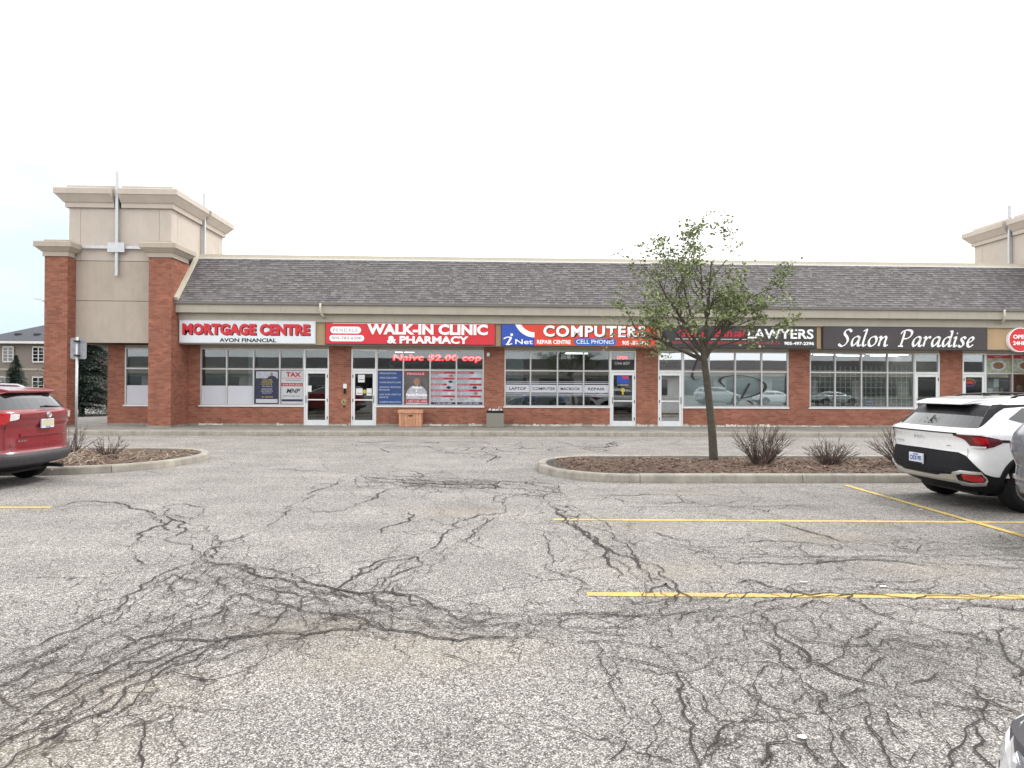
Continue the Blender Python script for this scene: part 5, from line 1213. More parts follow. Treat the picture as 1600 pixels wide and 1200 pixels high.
def white_suv():
    Lv = [(.24, .46, 4.15, .78, .40, .4), (.33, .24, 4.4, .86, .42, .45), (.42, .07, 4.6, .905, .44, .5), (.55, .0, 4.66, .93, .44, .5), (.72, .02, 4.66, .935, .42, .5),
          (.84, .05, 4.60, .935, .40, .5), (1.0, .04, 4.35, .935, .38, .5), (1.085, .0, 3.95, .925, .36, .5), (1.115, -.01, 3.75, .915, .35, .5), (1.14, .02, 3.55, .90, .33, .5), (1.17, .11, 3.38, .875, .32, .45),
          (1.30, .24, 3.05, .815, .30, .40), (1.42, .36, 2.80, .755, .28, .38), (1.50, .46, 2.62, .71, .28, .38), (1.56, .60, 2.45, .655, .28, .36), (1.60, .80, 2.25, .59, .28, .34), (1.625, 1.05, 2.0, .50, .26, .3)]
    T = thing('parked_suv', (0, 0, 0), 'white compact SUV with black lower bumper parked beside the tree island', 'car', 'parked cars')
    c = Car(Lv, (1.0, 3.66), .365); common(c, T, 'car_white', [(1.50, 2.35, 1.19, 1.47), (2.40, 3.15, 1.19, 1.44)], .93)
    for sg in (1, -1):
        cols = [(c.ux(.76, 1.31), 1.30, 1.315), (c.ux(.98, 1.4), 1.25, 1.455), (c.ux(1.46, 1.35), 1.19, 1.475)]; obj('side_window', c.patch(cols if sg > 0 else c.mirror(cols), .004, 5, 4), 'car_glass', T)
    obj('rear_window', c.patch([(-.78, 1.175, 1.33), (-.4, 1.175, 1.345), (0, 1.175, 1.35), (.4, 1.175, 1.345), (.78, 1.175, 1.33)], .004, 6, 4), 'car_glass', T)
    obj('window_header', c.patch([(-.78, 1.333, 1.49), (-.4, 1.348, 1.50), (0, 1.353, 1.50), (.4, 1.348, 1.50), (.78, 1.333, 1.49)], .003, 4, 4), 'black', T)
    for sg in (1, -1):
        cols = [(.785, 1.18, 1.50), (.86, 1.22, 1.505), (.96, 1.33, 1.51), (c.ux(.78, 1.48), 1.455, 1.50), (c.ux(1.2, 1.5), 1.49, 1.51)]
        obj('pillar_trim', c.patch(cols if sg > 0 else c.mirror(cols), .004, 4, 3), 'cladding', T)
        cols = [(.44, 1.07, 1.088), (.56, 1.03, 1.086), (.64, .94, 1.085), (.76, .895, 1.085), (.90, .90, 1.08), (1.0, .925, 1.06), (c.ux(.55, 1), .975, 1.03)]
        tl = obj('tail_light', c.patch(cols if sg > 0 else c.mirror(cols), .010, 5, 3), 'lamp_dark_red', T)
        cols = [(.67, .905, .935), (.78, .90, .93), (.90, .905, .93)]; obj('reverse_lamp', c.patch(cols if sg > 0 else c.mirror(cols), .013, 2, 2), 'lamp_clear', tl)
        cols = [(.72, .98, 1.05), (.84, .96, 1.06), (.96, .97, 1.04)]; obj('brake_lamp', c.patch(cols if sg > 0 else c.mirror(cols), .012, 3, 3), 'lamp_red', tl)
        cols = [(c.ux(.56, 1), .985, 1.022), (c.ux(.85, 1), .99, 1.012)]; obj('light_tail', c.patch(cols if sg > 0 else c.mirror(cols), .008, 2, 3), 'black', T)
        cols = [(.54, .455, .53), (.66, .44, .54), (.80, .43, .53), (.86, .47, .50)]; obj('reflector', c.patch(cols if sg > 0 else c.mirror(cols), .014, 3, 3), 'lamp_red', T)
        m = MB(); f = (lambda q: q) if sg > 0 else c.mirror
        c.patch(f([(.42, .50, .55), (.54, .545, .585), (.84, .545, .575), (.90, .46, .50)]), .024, 2, 4, m); c.patch(f([(.44, .375, .44), (.60, .375, .41), (.84, .40, .43), (.90, .455, .495)]), .024, 2, 4, m)
        obj('exhaust_trim', m, 'skid_silver', T)
        cols = [(.46, .38, .54), (.6, .37, .56), (.88, .42, .50)]; obj('exhaust_recess', c.patch(cols if sg > 0 else c.mirror(cols), .010, 3, 3), 'black', T)
        cols = [(.62, .60, .605), (.625, .85, .855)]
        cols = [(.60, .62, .89), (.606, .62, .89)]; obj('panel_gap', c.patch(cols if sg > 0 else c.mirror(cols), .002, 4, 1), 'black', T)
    obj('bumper_skirt', c.patch([(-1.03, .25, .50), (-.9, .28, .55), (-.75, .36, .66), (-.58, .42, .79), (-.46, .44, .83), (0, .44, .84), (.46, .44, .83), (.58, .42, .79), (.75, .36, .66), (.9, .28, .55), (1.03, .25, .50)], .008, 8, 4), 'cladding', T)
    obj('valance', c.patch([(-1.0, .245, .36), (-.5, .245, .40), (0, .245, .41), (.5, .245, .40), (1.0, .245, .36)], .007, 3, 4), 'cladding', T)
    obj('skid_plate', c.patch([(-.46, .40, .55), (-.38, .405, .515), (-.24, .41, .50), (-.2, .41, .475), (0, .41, .475), (.2, .41, .475), (.24, .41, .50), (.38, .405, .515), (.46, .40, .55)], .020, 3, 2), 'skid_silver', T)
    obj('light_bar', c.patch([(-.50, 1.090, 1.106), (0, 1.092, 1.108), (.50, 1.090, 1.106)], .006, 2, 6), 'black', T)
    sidestrip(c, T, 1.32, 3.22, .25, .45, 'cladding', 'sill_trim')
    m = MB(); spoiler(m, [(.30, 1.495), (.31, 1.525), (.52, 1.572), (.95, 1.614), (.95, 1.56), (.55, 1.515)], (.50, .50, .56, .60, .60, .56)); obj('spoiler', m, 'car_white', T, bevel=.012)
    m = MB(); m.prism([(.33, 1.490), (.55, 1.511), (.62, 1.50), (.48, 1.48)], 'y', -.48, .48); obj('spoiler_underside', m, 'black', T)
    for sg in (1, -1):
        m = MB(); m.tube([(.95, sg*.58, 1.58), (1.10, sg*.575, 1.635), (1.8, sg*.56, 1.665), (2.5, sg*.55, 1.64), (2.6, sg*.56, 1.58)], .016, 8); obj('roof_rail', m, 'black', T, smooth=True)
    m = MB(); m.prism([(1.02, 1.60), (1.22, 1.60), (1.04, 1.675)], 'y', -.02, .02); obj('antenna_fin', m, 'black', T, bevel=.008)
    pl = c.S(0, .70); m = MB(); m.box(-.030, -.006, -.155, .155, .60, .755); P_ = obj('number_plate', m, 'plate_white', T, bevel=.003)
    def rear_text(s_, y0, y1, z0, z1, x, mat, par, bold=.02, d=.003):   # lettering on a face looking towards -x; reads along -y
        V, Fc = _text_mesh(s_, bold, .05, 0, 1.); lo, hi = V.min(0), V.max(0); m = MB()
        for v in V:
            t = (v[0]-lo[0])/(hi[0]-lo[0]); m.v.append((x-d*((v[2]-lo[2])/(hi[2]-lo[2])), y1+(y0-y1)*t, z0+(z1-z0)*(v[1]-lo[1])/(hi[1]-lo[1])))
        m.f = list(Fc); m.t = [.5]*len(Fc); obj('lettering', m, mat, par)
    rear_text('CXDS 993', -.13, .13, .645, .715, -.0305, 'plate_blue', P_); rear_text('ONTARIO', -.06, .06, .725, .745, -.0305, 'plate_blue', P_, 0)
    m = MB(); m.box(-.033, -.0305, -.15, .15, .602, .622); obj('plate_frame', m, 'black', P_)
    # angular maker's mark and small side badges
    yz = [[(.115, 0), (.115, 1)], [(.115, .35), (.045, 1), (.045, .0)], [(.018, 0), (.018, 1)], [(0, 0), (-.06, 1), (-.115, 0)]]
    m = MB(); xb_ = c.S(0, 1.0).x-.012
    for st in yz:
        for (ya, za), (yb, zb_) in zip(st[:-1], st[1:]): m.tube([(xb_, ya, .985+za*.045), (xb_, yb, .985+zb_*.045)], .0048, 5)
    obj('badge', m, 'galvanised', T)
    rear_text('SPORTAGE', .40, .60, .905, .93, c.S(c.uy(.5, .92), .92).x-.012, 'galvanised', T, .0)
    rear_text('AWD', -.60, -.52, .905, .925, c.S(c.uy(.56, .92), .92).x-.008, 'galvanised', T, .0)
    return T, rear_text
KW, rear_text = white_suv(); KW.location = (6.50, 9.70, 0); KW.rotation_euler = (0, 0, math.radians(.5))

def red_suv():
    Lv = [(.24, .50, 4.1, .78, .42, .4), (.33, .28, 4.3, .85, .44, .45), (.40, .05, 4.5, .905, .46, .5), (.50, .0, 4.57, .925, .46, .5), (.575, .01, 4.57, .925, .44, .5), (.60, .08, 4.57, .915, .40, .5),
          (.85, .10, 4.52, .915, .36, .5), (1.02, .10, 4.35, .915, .34, .5), (1.06, .07, 4.2, .912, .34, .5), (1.22, .05, 3.7, .905, .34, .5), (1.265, .05, 3.55, .90, .33, .5), (1.295, .12, 3.42, .87, .31, .45),
          (1.40, .19, 3.12, .81, .30, .40), (1.50, .27, 2.95, .765, .28, .38), (1.57, .36, 2.72, .72, .28, .38), (1.62, .50, 2.55, .67, .28, .36), (1.655, .75, 2.3, .60, .28, .34), (1.68, 1.1, 2.0, .50, .26, .3)]
    T = thing('parked_suv', (0, 0, 0), 'red compact SUV with grey bumper cut off by the left edge of the photo', 'car', 'parked cars')
    c = Car(Lv, (.95, 3.61), .365); common(c, T, 'car_red', [(.70, 1.15, 1.31, 1.53), (1.25, 2.2, 1.30, 1.56), (2.27, 3.2, 1.30, 1.54)], .925)
    obj('rear_window', c.patch([(-.86, 1.31, 1.53), (-.5, 1.305, 1.565), (0, 1.30, 1.575), (.5, 1.305, 1.565), (.86, 1.31, 1.53)], .004, 6, 4), 'car_glass', T)
    for sg in (1, -1):
        cols = [(.87, 1.30, 1.54), (.95, 1.31, 1.57), (1.0, 1.32, 1.58), (c.ux(.66, 1.4), 1.33, 1.56)]; obj('pillar_trim', c.patch(cols if sg > 0 else c.mirror(cols), .003, 4, 3), 'car_glass', T)
        cols = [(.56, 1.12, 1.235), (.64, 1.07, 1.245), (.80, 1.06, 1.25), (1.0, 1.08, 1.25), (c.ux(.62, 1.15), 1.16, 1.235)]
        tl = obj('tail_light', c.patch(cols if sg > 0 else c.mirror(cols), .014, 5, 3), 'lamp_red', T)
        cols = [(.40, 1.155, 1.232), (.46, 1.135, 1.24), (.56, 1.125, 1.24)]; obj('reverse_lamp', c.patch(cols if sg > 0 else c.mirror(cols), .015, 3, 2), 'lamp_clear', tl)
        cols = [(.60, .62, 1.06), (.606, .62, 1.06)]; obj('panel_gap', c.patch(cols if sg > 0 else c.mirror(cols), .002, 4, 1), 'black', T)
        cols = [(.72, .50, .55), (.86, .50, .56), (.95, .50, .53)]; obj('reflector', c.patch(cols if sg > 0 else c.mirror(cols), .012, 2, 2), 'lamp_red', T)
    obj('bumper', c.patch([(-1.05, .34, .60), (-.85, .37, .585), (-.5, .375, .58), (0, .375, .58), (.5, .375, .58), (.85, .37, .585), (1.05, .34, .60)], .012, 6, 5), 'cladding_grey', T)
    obj('valance', c.patch([(-1.0, .245, .375), (-.5, .245, .375), (0, .245, .375), (.5, .245, .375), (1.0, .245, .375)], .004, 3, 4), 'cladding', T)
    obj('tailgate_garnish', c.patch([(-.38, 1.165, 1.225), (0, 1.165, 1.225), (.38, 1.165, 1.225)], .022, 2, 6), 'car_red', T, smooth=False)
    obj('tailgate_step', c.patch([(-.33, .855, .90), (0, .85, .90), (.33, .855, .90)], .020, 2, 6), 'car_red', T)
    obj('tailgate_crease', c.patch([(-.50, .70, .725), (0, .69, .715), (.50, .70, .725)], .012, 2, 6), 'car_red', T)
    sidestrip(c, T, 1.33, 3.22, .25, .45, 'cladding_grey', 'sill_trim')
    m = MB(); spoiler(m, [(.30, 1.585), (.31, 1.625), (.50, 1.662), (.95, 1.685), (.95, 1.58), (.50, 1.53)], (.56, .57, .62, .64, .66, .66)); obj('spoiler', m, 'car_red', T, bevel=.012)
    for sg in (1, -1):
        m = MB(); m.tube([(.85, sg*.60, 1.66), (.98, sg*.60, 1.71), (1.8, sg*.59, 1.735), (2.7, sg*.57, 1.70), (2.8, sg*.57, 1.63)], .02, 8); obj('roof_rail', m, 'galvanised', T, smooth=True)
    m = MB(); m.tube([(.95, .0, 1.68), (.72, .0, 1.83)], [.006, .003], 6); obj('antenna', m, 'black', T)
    m = MB(); m.tube([(.075, .02, 1.345), (.085, -.20, 1.335), (.10, -.42, 1.33)], [.02, .014, .008], 8); m.tube([(.075, .02, 1.345), (.09, .12, 1.34)], [.02, .012], 8); obj('wiper', m, 'black', T, smooth=True)
    m = MB(); m.box(.035, .062, -.155, .155, .975, 1.13); P_ = obj('number_plate', m, 'plate_white', T, bevel=.004); m = MB(); m.box(.032, .0345, -.135, .135, 1.01, 1.12); obj('plate_face', m, 'plate_beige', P_)
    rear_text('ONTARIO', -.06, .06, .985, 1.0, .034, 'plate_blue', P_, 0)
    xe = c.S(0, 1.2).x-.030
    m = MB()
    for ry, rz in ((.062, .043), (.022, .043)): pts = [(xe-.006, math.cos(a)*ry, 1.20+math.sin(a)*rz) for a in [k*PI/12 for k in range(25)]]; m.tube(pts, .0055, 5, cap=False)
    pts = [(xe-.006, math.cos(a)*.052, 1.222+math.sin(a)*.016) for a in [k*PI/12 for k in range(25)]]; m.tube(pts, .005, 5, cap=False); m.box(xe-.002, xe+.02, -.058, .058, 1.162, 1.238)
    obj('badge', m, 'chrome', T)
    rear_text('RAV4', .40, .60, .765, .80, c.S(c.uy(.5, .78), .78).x-.008, 'chrome', T, .01); rear_text('4WD', -.60, -.50, .83, .85, c.S(c.uy(.56, .83), .83).x-.008, 'chrome', T, .01)
    m = MB(); m.tube([(.55, -.55, .27), (.16, -.60, .25)], .035, 10); obj('exhaust', m, 'dark_metal', T)
    return T
RV = red_suv(); RV.location = (-7.63, 11.62, 0); RV.rotation_euler = (0, 0, PI)

def generic(kind, paint, label, grp='parked cars'):
    if kind == 'suv':
        Lv = [(.26, .48, 4.3, .80, .45, .4), (.36, .26, 4.5, .88, .48, .45), (.46, .10, 4.7, .93, .50, .5), (.60, .05, 4.78, .95, .50, .5), (.72, .06, 4.78, .955, .50, .5), (.82, .07, 4.7, .955, .50, .5), (.98, .0, 4.5, .965, .50, .5), (1.10, .0, 4.0, .955, .48, .5),
              (1.20, .04, 3.8, .93, .44, .5), (1.28, .11, 3.55, .90, .40, .45), (1.33, .16, 3.4, .87, .36, .45), (1.48, .26, 3.1, .81, .34, .4), (1.62, .38, 2.9, .755, .32, .4), (1.72, .55, 2.65, .68, .30, .36), (1.78, .85, 2.35, .58, .28, .3)]
        wh, wr, gl_, hw = (.98, 3.78), .38, [(.62, 1.35, 1.32, 1.64), (1.45, 2.4, 1.32, 1.66), (2.47, 3.1, 1.32, 1.58)], .95; zt0, zt1, zg0, zg1 = .90, 1.16, 1.34, 1.68
    else:
        Lv = [(.20, .48, 4.1, .78, .42, .4), (.30, .16, 4.4, .86, .46, .45), (.42, .02, 4.6, .90, .48, .5), (.58, .0, 4.64, .91, .48, .5), (.72, .03, 4.6, .91, .44, .5), (.86, .08, 4.3, .90, .40, .5), (.96, .16, 3.7, .87, .36, .5), (1.0, .55, 3.45, .83, .34, .45),
              (1.12, .85, 3.15, .77, .32, .4), (1.26, 1.15, 2.8, .70, .30, .4), (1.37, 1.45, 2.5, .61, .28, .34), (1.42, 1.7, 2.25, .50, .26, .3)]
        wh, wr, gl_, hw = (.95, 3.60), .33, [(1.15, 1.95, 1.02, 1.26), (2.02, 2.9, 1.02, 1.24)], .905; zt0, zt1, zg0, zg1 = .70, .88, 1.02, 1.30
    T = thing('parked_suv' if kind == 'suv' else 'parked_car', (0, 0, 0), label, 'car', grp)
    c = Car(Lv, wh, wr); common(c, T, paint, gl_, hw)
    obj('rear_window', c.patch([(-.8, zg0, zg1-.03), (0, zg0, zg1), (.8, zg0, zg1-.03)], .004, 5, 6), 'car_glass', T)
    obj('windscreen', c.patch([(2.28, zg0, zg1-.03), (3, zg0, zg1)], .004, 5, 6), 'car_glass', T); obj('windscreen', c.patch([(-3, zg0, zg1), (-2.28, zg0, zg1-.03)], .004, 5, 6), 'car_glass', T)
    for sg in (1, -1):
        f = (lambda q: q) if sg > 0 else c.mirror
        obj('tail_light', c.patch(f([(.30, zt0+.03, zt1-.03), (.42, zt0, zt1), (.50, zt0+.04, zt1-.02)]), .010, 4, 3), 'lamp_red', T)
        obj('headlight', c.patch(f([(2.1, .70, .78), (2.3, .62, .76), (2.55, .60, .70)]), .010, 4, 3), 'lamp_clear', T)
    obj('bumper', c.patch([(-1.04, .28, .52), (-.6, .28, .50), (0, .28, .50), (.6, .28, .50), (1.04, .28, .52)], .012, 5, 5), 'cladding', T)
    m = MB(); z = zt0-.16; m.box(-.03, c.S(0, z).x+.01, -.155, .155, z, z+.15) if kind == 'suv' else m.box(c.S(0, z).x-.02, c.S(0, z).x+.02, -.155, .155, z, z+.15); obj('number_plate', m, 'plate_white', T)
    return T, c
GR, gc = generic('suv', 'car_grey', 'dark grey SUV at the right edge, only its rounded rear corner showing')
for ch in list(GR.children):
    if ch.name.startswith('tail_light') and ch.location.y > 0: bpy.data.objects.remove(ch)
obj('bumper_trim', gc.patch([(-1.02, .665, .70), (-.6, .66, .695), (0, .66, .695), (.6, .66, .695), (1.02, .665, .70)], .022, 2, 5), 'chrome', GR)
for sg in (1, -1):
    cols = [(.99, .95, 1.0), (gc.ux(.72, 1), .955, .985)]; obj('light_rim', gc.patch(cols if sg > 0 else gc.mirror(cols), .016, 2, 3), 'chrome', GR)
GR.location = (6.12, 6.85, 0)
NR, nc = generic('sedan', 'car_grey', 'grey car at the bottom right corner, only the edge of its bumper showing')
obj('bumper_cover', nc.patch([(-3, .46, .80), (-2.55, .46, .82), (-2.2, .46, .80)], .010, 4, 6), 'cladding_grey', NR); obj('bumper_cover', nc.patch([(2.2, .46, .80), (2.55, .46, .82), (3, .46, .80)], .010, 4, 6), 'cladding_grey', NR)
obj('light_trim', nc.patch([(2.35, .60, .70), (2.55, .58, .72), (2.8, .60, .70)], .018, 3, 4), 'car_white', NR); NR.location = (5.97, 1.09, 0); NR.rotation_euler = (0, 0, PI)
# cars and the shops across the lot, seen only as reflections in the windows
REFL = [(20.5, -12.5, 'car_silver', 'suv'), (26.5, -12.8, 'car_white', 'sedan'), (10.5, -12.4, 'car_white', 'sedan'), (-20.5, -12.6, 'car_silver', 'sedan'), (32.5, -12.6, 'car_silver', 'sedan'), (2.5, -13, 'car_blue', 'suv')]
LB = ['silver SUV across the lot, mirrored in the law office window', 'white sedan across the lot, mirrored right of centre in the law office window', 'white sedan across the lot, mirrored in the computer shop door',
      'silver sedan across the lot on the left, mirrored in the mortgage shop door', 'silver sedan across the lot, mirrored at the right end of the law office window', 'dark blue SUV across the lot behind the photographer']
for (x, y, mt, kd), lb in zip(REFL, LB):
    T, _ = generic(kd, mt, lb, 'cars across the lot'); T.location = (x, y, 0)
A = thing('opposite_building', (5, -50, 0), 'low pale shop building across the lot, mirrored in the storefront glass', 'building')
part('wall', 'rear_wall_paint', A, -120, 150, -60, -50, 0, 4.6); part('fascia', 'stucco_upper', A, -120, 150, -49.99, -49.2, 3.5, 4.6); part('roof', 'shingle', A, -120, 150, -58, -49, 4.61, 6.0)
for k in range(35): x = -118+k*7.4; part('window', 'car_glass', A, x, x+5.4, -49.98, -49.9, .5, 3.0)

# ================================================================== tree on the island
def leafmesh(m, p, s, r2, tone):
    a = Vector((r2.gauss(0, 1), r2.gauss(0, 1), r2.gauss(0, .7))).normalized(); b = a.orthogonal().normalized(); q = r2.uniform(0, 2*PI); b = b*math.cos(q)+a.cross(b)*math.sin(q); n = a.cross(b)
    w_ = s*.42; m.face([p, p+a*s*.5+b*w_*.9+n*.12*s, p+a*s, p+a*s*.5-b*w_*.9+n*.12*s], tone)
r2 = random.Random(12)
T = thing('young_tree', (4.95, 14.2, .1), 'small leaning deciduous tree with sparse fresh leaves on the right island', 'tree')
trunk = [(4.95, 14.2, .08), (4.93, 14.2, .2), (4.90, 14.2, .7), (4.84, 14.2, 1.3), (4.77, 14.19, 1.9), (4.70, 14.18, 2.35), (4.67, 14.18, 2.7)]
m = MB(); m.tube(trunk, [.12, .096, .088, .080, .076, .070, .045], 12); obj('trunk', m, 'bark', T, smooth=True)
lv = MB(); twigs = MB()
def grow(p, d, l, r, lvl, m):
    n = 5; pts = [p.copy()]; rad = [r]; dd = d.copy()
    for k in range(n):
        dd = (dd+Vector((r2.gauss(0, .10), r2.gauss(0, .10), .05+r2.gauss(0, .05)))).normalized(); p = p+dd*l/n; pts.append(p.copy()); rad.append(r*(1-.72*(k+1)/n))
    m.tube(pts, rad, 6 if lvl < 2 else 4, r2.random(), cap=False)
    if lvl < 3:
        nc_ = (6, 4, 3)[lvl]
        for k in range(nc_):
            t = .30+.7*(k+r2.random())/nc_; i = min(n-1, int(t*n)); q = pts[i].lerp(pts[i+1], t*n-i); ax = dd.orthogonal().normalized(); ax.rotate(Matrix.Rotation(r2.uniform(0, 2*PI), 3, dd))
            nd = (dd*(.75)+ax*r2.uniform(.5, 1.0)); nd.z += .12; grow(q, nd.normalized(), l*r2.uniform(.38, .58), rad[i]*.55, lvl+1, twigs if lvl >= 1 else m)
    if lvl >= 2:
        for k in range(2 if lvl == 2 else 3):
            if r2.random() < .33-.015*max(0, pts[-1].z-3.0):
                c = pts[-1].lerp(pts[2], r2.random()*.8); tn = min(1, max(0, r2.gauss(.5, .25)))
                for _ in range(r2.randint(4, 8)): leafmesh(lv, c+Vector((r2.gauss(0, .075), r2.gauss(0, .07), r2.gauss(0, .035))), r2.uniform(.05, .095), r2, min(1, max(0, tn+r2.gauss(0, .15))))
LIMB = [(-1.15, .25, .62, 2.15), (-.75, -.35, 1.0, 2.45), (-.30, .25, 1.35, 2.5), (.02, -.15, 1.5, 2.65), (.30, .3, 1.4, 2.35), (.62, -.2, 1.2, 2.2), (1.05, .15, .85, 1.75), (.85, .6, .7, 1.5), (-.9, -.6, .5, 1.7), (.2, -.9, .7, 1.3), (-1.25, .0, .30, 1.65), (1.2, -.2, .28, 1.6), (-.9, .5, .9, 2.2)]
for k, (dx, dy, dz, l) in enumerate(LIMB):
    m = MB(); z = 2.3+.4*((k*5) % 12)/12; t = (z-1.9)/.8; p = Vector((4.77-.1*t, 14.19, z)); grow(p, Vector((dx, dy, dz)).normalized(), l*.82, .042 if k < 7 else .028, 0, m)
    obj('branch', m, 'bark', T, smooth=True)
obj('twigs', twigs, 'bark', T, smooth=True, kind='stuff'); obj('foliage', lv, 'leaf', T, kind='stuff')

# ------------------------------------------------------------------ bare shrubs
def shrub(x, y, z, wd, ht, n, seed, label, leanx=0):
    r3 = random.Random(seed); T = thing('bare_shrub', (x, y, z), label, 'shrub', 'bare shrubs on the islands'); m = MB()
    for k in range(n):
        a = r3.uniform(0, 2*PI); sp = r3.random()**.6; l = ht*r3.uniform(.65, 1.1); bx_, by_ = x+math.cos(a)*.09*wd, y+math.sin(a)*.09*wd
        ex, ey = math.cos(a)*sp*wd*.5+leanx, math.sin(a)*sp*wd*.4; hz_ = l*math.sqrt(max(.15, 1-.55*sp*sp)); pts = []
        for q in range(6): t = q/5; pts.append((bx_+ex*t**1.25+r3.gauss(0, .012), by_+ey*t**1.25+r3.gauss(0, .012), z-.03+hz_*t))
        m.tube(pts, [.0085*(1-.75*q/5) for q in range(6)], 4, r3.random(), cap=False)
        for _ in range(4):
            i = r3.randint(1, 4); p0 = Vector(pts[i]); d = Vector((ex*.5+r3.gauss(0, .18), ey*.5+r3.gauss(0, .18), hz_*.5)).normalized()*r3.uniform(.12, .34)*ht; m.tube([p0, p0+d*.5+Vector((r3.gauss(0, .01), 0, 0)), p0+d], [.005, .0035, .0018], 3, r3.random(), cap=False)
    obj('stems', m, 'twig', T, kind='stuff')
shrub(5.62, 13.35, .12, 1.35, .88, 95, 1, 'largest bare brown shrub, just right of the leaning tree trunk')
shrub(7.05, 13.3, .12, 1.0, .62, 75, 2, 'middle bare shrub on the right island, between the big shrub and the white SUV')
shrub(8.55, 13.2, .12, 1.15, .80, 65, 3, 'bare shrub half hidden behind the rear of the white SUV', -.1)
shrub(-8.35, 14.6, .12, .85, .50, 34, 4, 'low thin bare shrub in the middle of the left island')
shrub(-9.5, 15.2, .12, .95, .72, 26, 5, 'bare spreading shrub at the foot of the signpost behind the red SUV', .15)

# ------------------------------------------------------------------ signpost on the left island
T = thing('traffic_signpost', (-9.90, 16.0, .1), 'grey galvanised signpost seen from behind, its blank sign back facing the lot', 'signpost')
m = MB(); m.tube([(-9.90, 16.0, .05), (-9.89, 16.0, 2.86)], .029, 10); obj('post', m, 'galvanised', T, smooth=True)
m = MB(); cx, cz, hw_, hh, r = -9.88, 2.59, .19, .255, .045; pts = []
for sx, sz, a0 in ((1, 1, 0), (-1, 1, PI/2), (-1, -1, PI), (1, -1, 1.5*PI)): pts += [(cx+sx*(hw_-r)+math.cos(a0+k*PI/8)*r, cz+sz*(hh-r)+math.sin(a0+k*PI/8)*r) for k in range(5)]
m.prism(pts, 'y', 16.036, 16.041); obj('sign_plate', m, 'sign_back', T)
for z in (2.42, 2.76): m = MB(); m.box(-9.94, -9.84, 15.95, 16.035, z-.02, z+.02); obj('bracket', m, 'dark_metal', T)

# ------------------------------------------------------------------ spruces, houses and lamp beyond
def spruce(x, y, h, r, seed, label):
    r3 = random.Random(seed); T = thing('spruce_tree', (x, y, 0), label, 'tree', 'spruces beyond the shop row')
    m = MB(); m.tube([(x, y, 0), (x, y, h*.97)], [.16, .02], 8); obj('trunk', m, 'bark', T)
    m = MB(); z = .35
    while z < h:
        f = 1-z/h; R_t = r*(f**.85)*r3.uniform(.88, 1.1); nb = int(7+9*f)
        for k in range(nb):
            a = r3.uniform(0, 2*PI); R2 = R_t*r3.uniform(.75, 1.1); ns = int(6+R2*9); c_, s_ = math.cos(a), math.sin(a)
            for q in range(ns):
                t = (q+.5)/ns; rr_ = R2*t; zz = z+.10*R2-.42*R2*t*t*.8+.20*R2*max(0, t-.75)
                sw = .30*R2*(1-.65*t)+.05
                for _ in range(7):
                    o_ = r3.gauss(0, sw*.55); p = Vector((x+c_*rr_-s_*o_, y+s_*rr_+c_*o_, zz-.10*abs(o_)+r3.gauss(0, .03))); d = Vector((c_+r3.gauss(0, .6), s_+r3.gauss(0, .6), r3.gauss(-.1, .25))).normalized()*r3.uniform(.10, .2); n_ = Vector((-d.y, d.x, r3.gauss(0, .03))).normalized()*.028
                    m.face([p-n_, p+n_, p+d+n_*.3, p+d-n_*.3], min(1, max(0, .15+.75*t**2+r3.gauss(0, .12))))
        z += .15+.08*f
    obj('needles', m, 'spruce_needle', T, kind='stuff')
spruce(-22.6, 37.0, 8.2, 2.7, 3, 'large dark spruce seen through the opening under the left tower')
spruce(-43.3, 56.0, 6.3, 2.3, 4, 'dark spruce at the left edge of the photo before the house')
spruce(-36.8, 52.0, 3.9, 1.5, 5, 'small spruce beside the left brick pillar before the house')
H = thing('neighbour_house', (-38, 64, 0), 'two-storey taupe brick house with a dark hipped roof at the left edge', 'house')
part('wall', 'house_brick', H, -45.6, -30, 60, 70, 0, 5.45)
part('string_course', 'stucco', H, -45.65, -29.95, 59.94, 59.999, 2.95, 3.12)
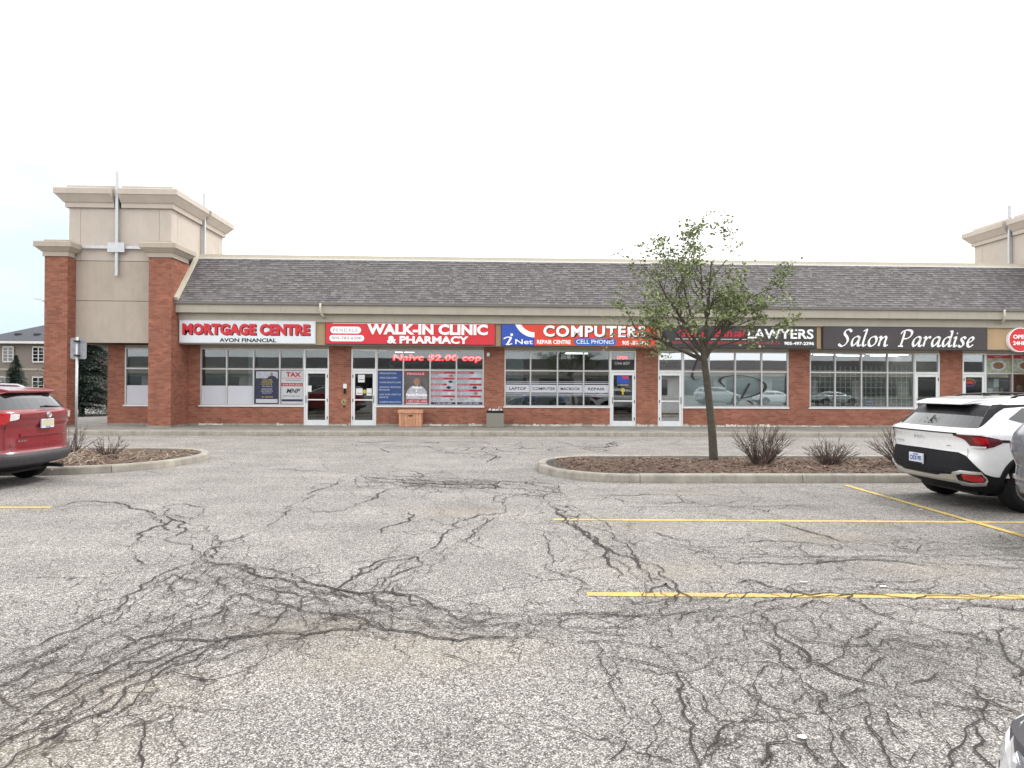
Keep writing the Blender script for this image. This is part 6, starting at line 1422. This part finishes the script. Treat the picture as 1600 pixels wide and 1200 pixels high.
m = MB(); v = [(-46.3, 59.4, 5.5), (-29.4, 59.4, 5.5), (-29.4, 70.6, 5.5), (-46.3, 70.6, 5.5), (-42.0, 65, 7.75), (-33.6, 65, 7.75)]
for f in ((0, 1, 5, 4), (1, 2, 5), (2, 3, 4, 5), (3, 0, 4), (3, 2, 1, 0)): m.face([v[i] for i in f])
rf = obj('roof', m, 'house_roof', H); part('eaves', 'house_white', H, -46.35, -29.35, 59.3, 59.399, 5.32, 5.52)
for x, z in ((-43.1, 6.35), (-41.4, 6.35)): m = MB(); m.box(x-.2, x+.2, 61.0, 61.5, z-.35, z); obj('roof_vent', m, 'dark_metal', rf)
for (xa, xb, za, zb) in ((-43.5, -42.6, 3.75, 5.0), (-40.9, -39.9, 3.75, 5.0), (-40.9, -39.9, .9, 2.3), (-37.5, -36.2, 3.75, 5.0), (-44.0, -42.6, .9, 2.3)):
    m = MB(); m.box(xa, xb, 59.90, 59.93, za, zb); m.box(xa, xb, 59.85, 59.95, zb, zb+.1); m.box(xa, xb, 59.85, 59.95, za-.1, za)
    for t in (0, .5, 1): xx = xa+(xb-xa)*t; m.box(xx-.04, xx+.04, 59.86, 59.899, za, zb)
    for t in (.25, .5, .75): zz = za+(zb-za)*t; m.box(xa+.04, xb-.04, 59.87, 59.899, zz-.02, zz+.02)
    W_ = obj('window', m, 'house_white', H)
    m = MB(); m.box(xa+.05, xb-.05, 59.882, 59.8985, za+.03, zb-.03); obj('pane', m, 'car_glass', W_)
T = thing('street_lamp', (-26.0, 40, 0), 'street lamp behind the left tower, only the tip of its arm showing', 'street lamp')
m = MB(); m.tube([(-26.0, 40, 0), (-26.0, 40, 6.4)], [.09, .06], 10); obj('pole', m, 'galvanised', T, smooth=True)
m = MB(); m.tube([(-26.0, 40, 6.38), (-26.3, 40, 6.62), (-26.8, 40, 6.72)], .035, 8); obj('arm', m, 'galvanised', T, smooth=True)
m = MB(); m.prism([(-27.25, 6.80), (-26.7, 6.70), (-26.7, 6.78), (-27.2, 6.86)], 'y', 39.9, 40.1); obj('lamp_head', m, 'galvanised', T)
# low hedge mass and street beyond so the ground does not end bare
bpy.context.view_layer.update()
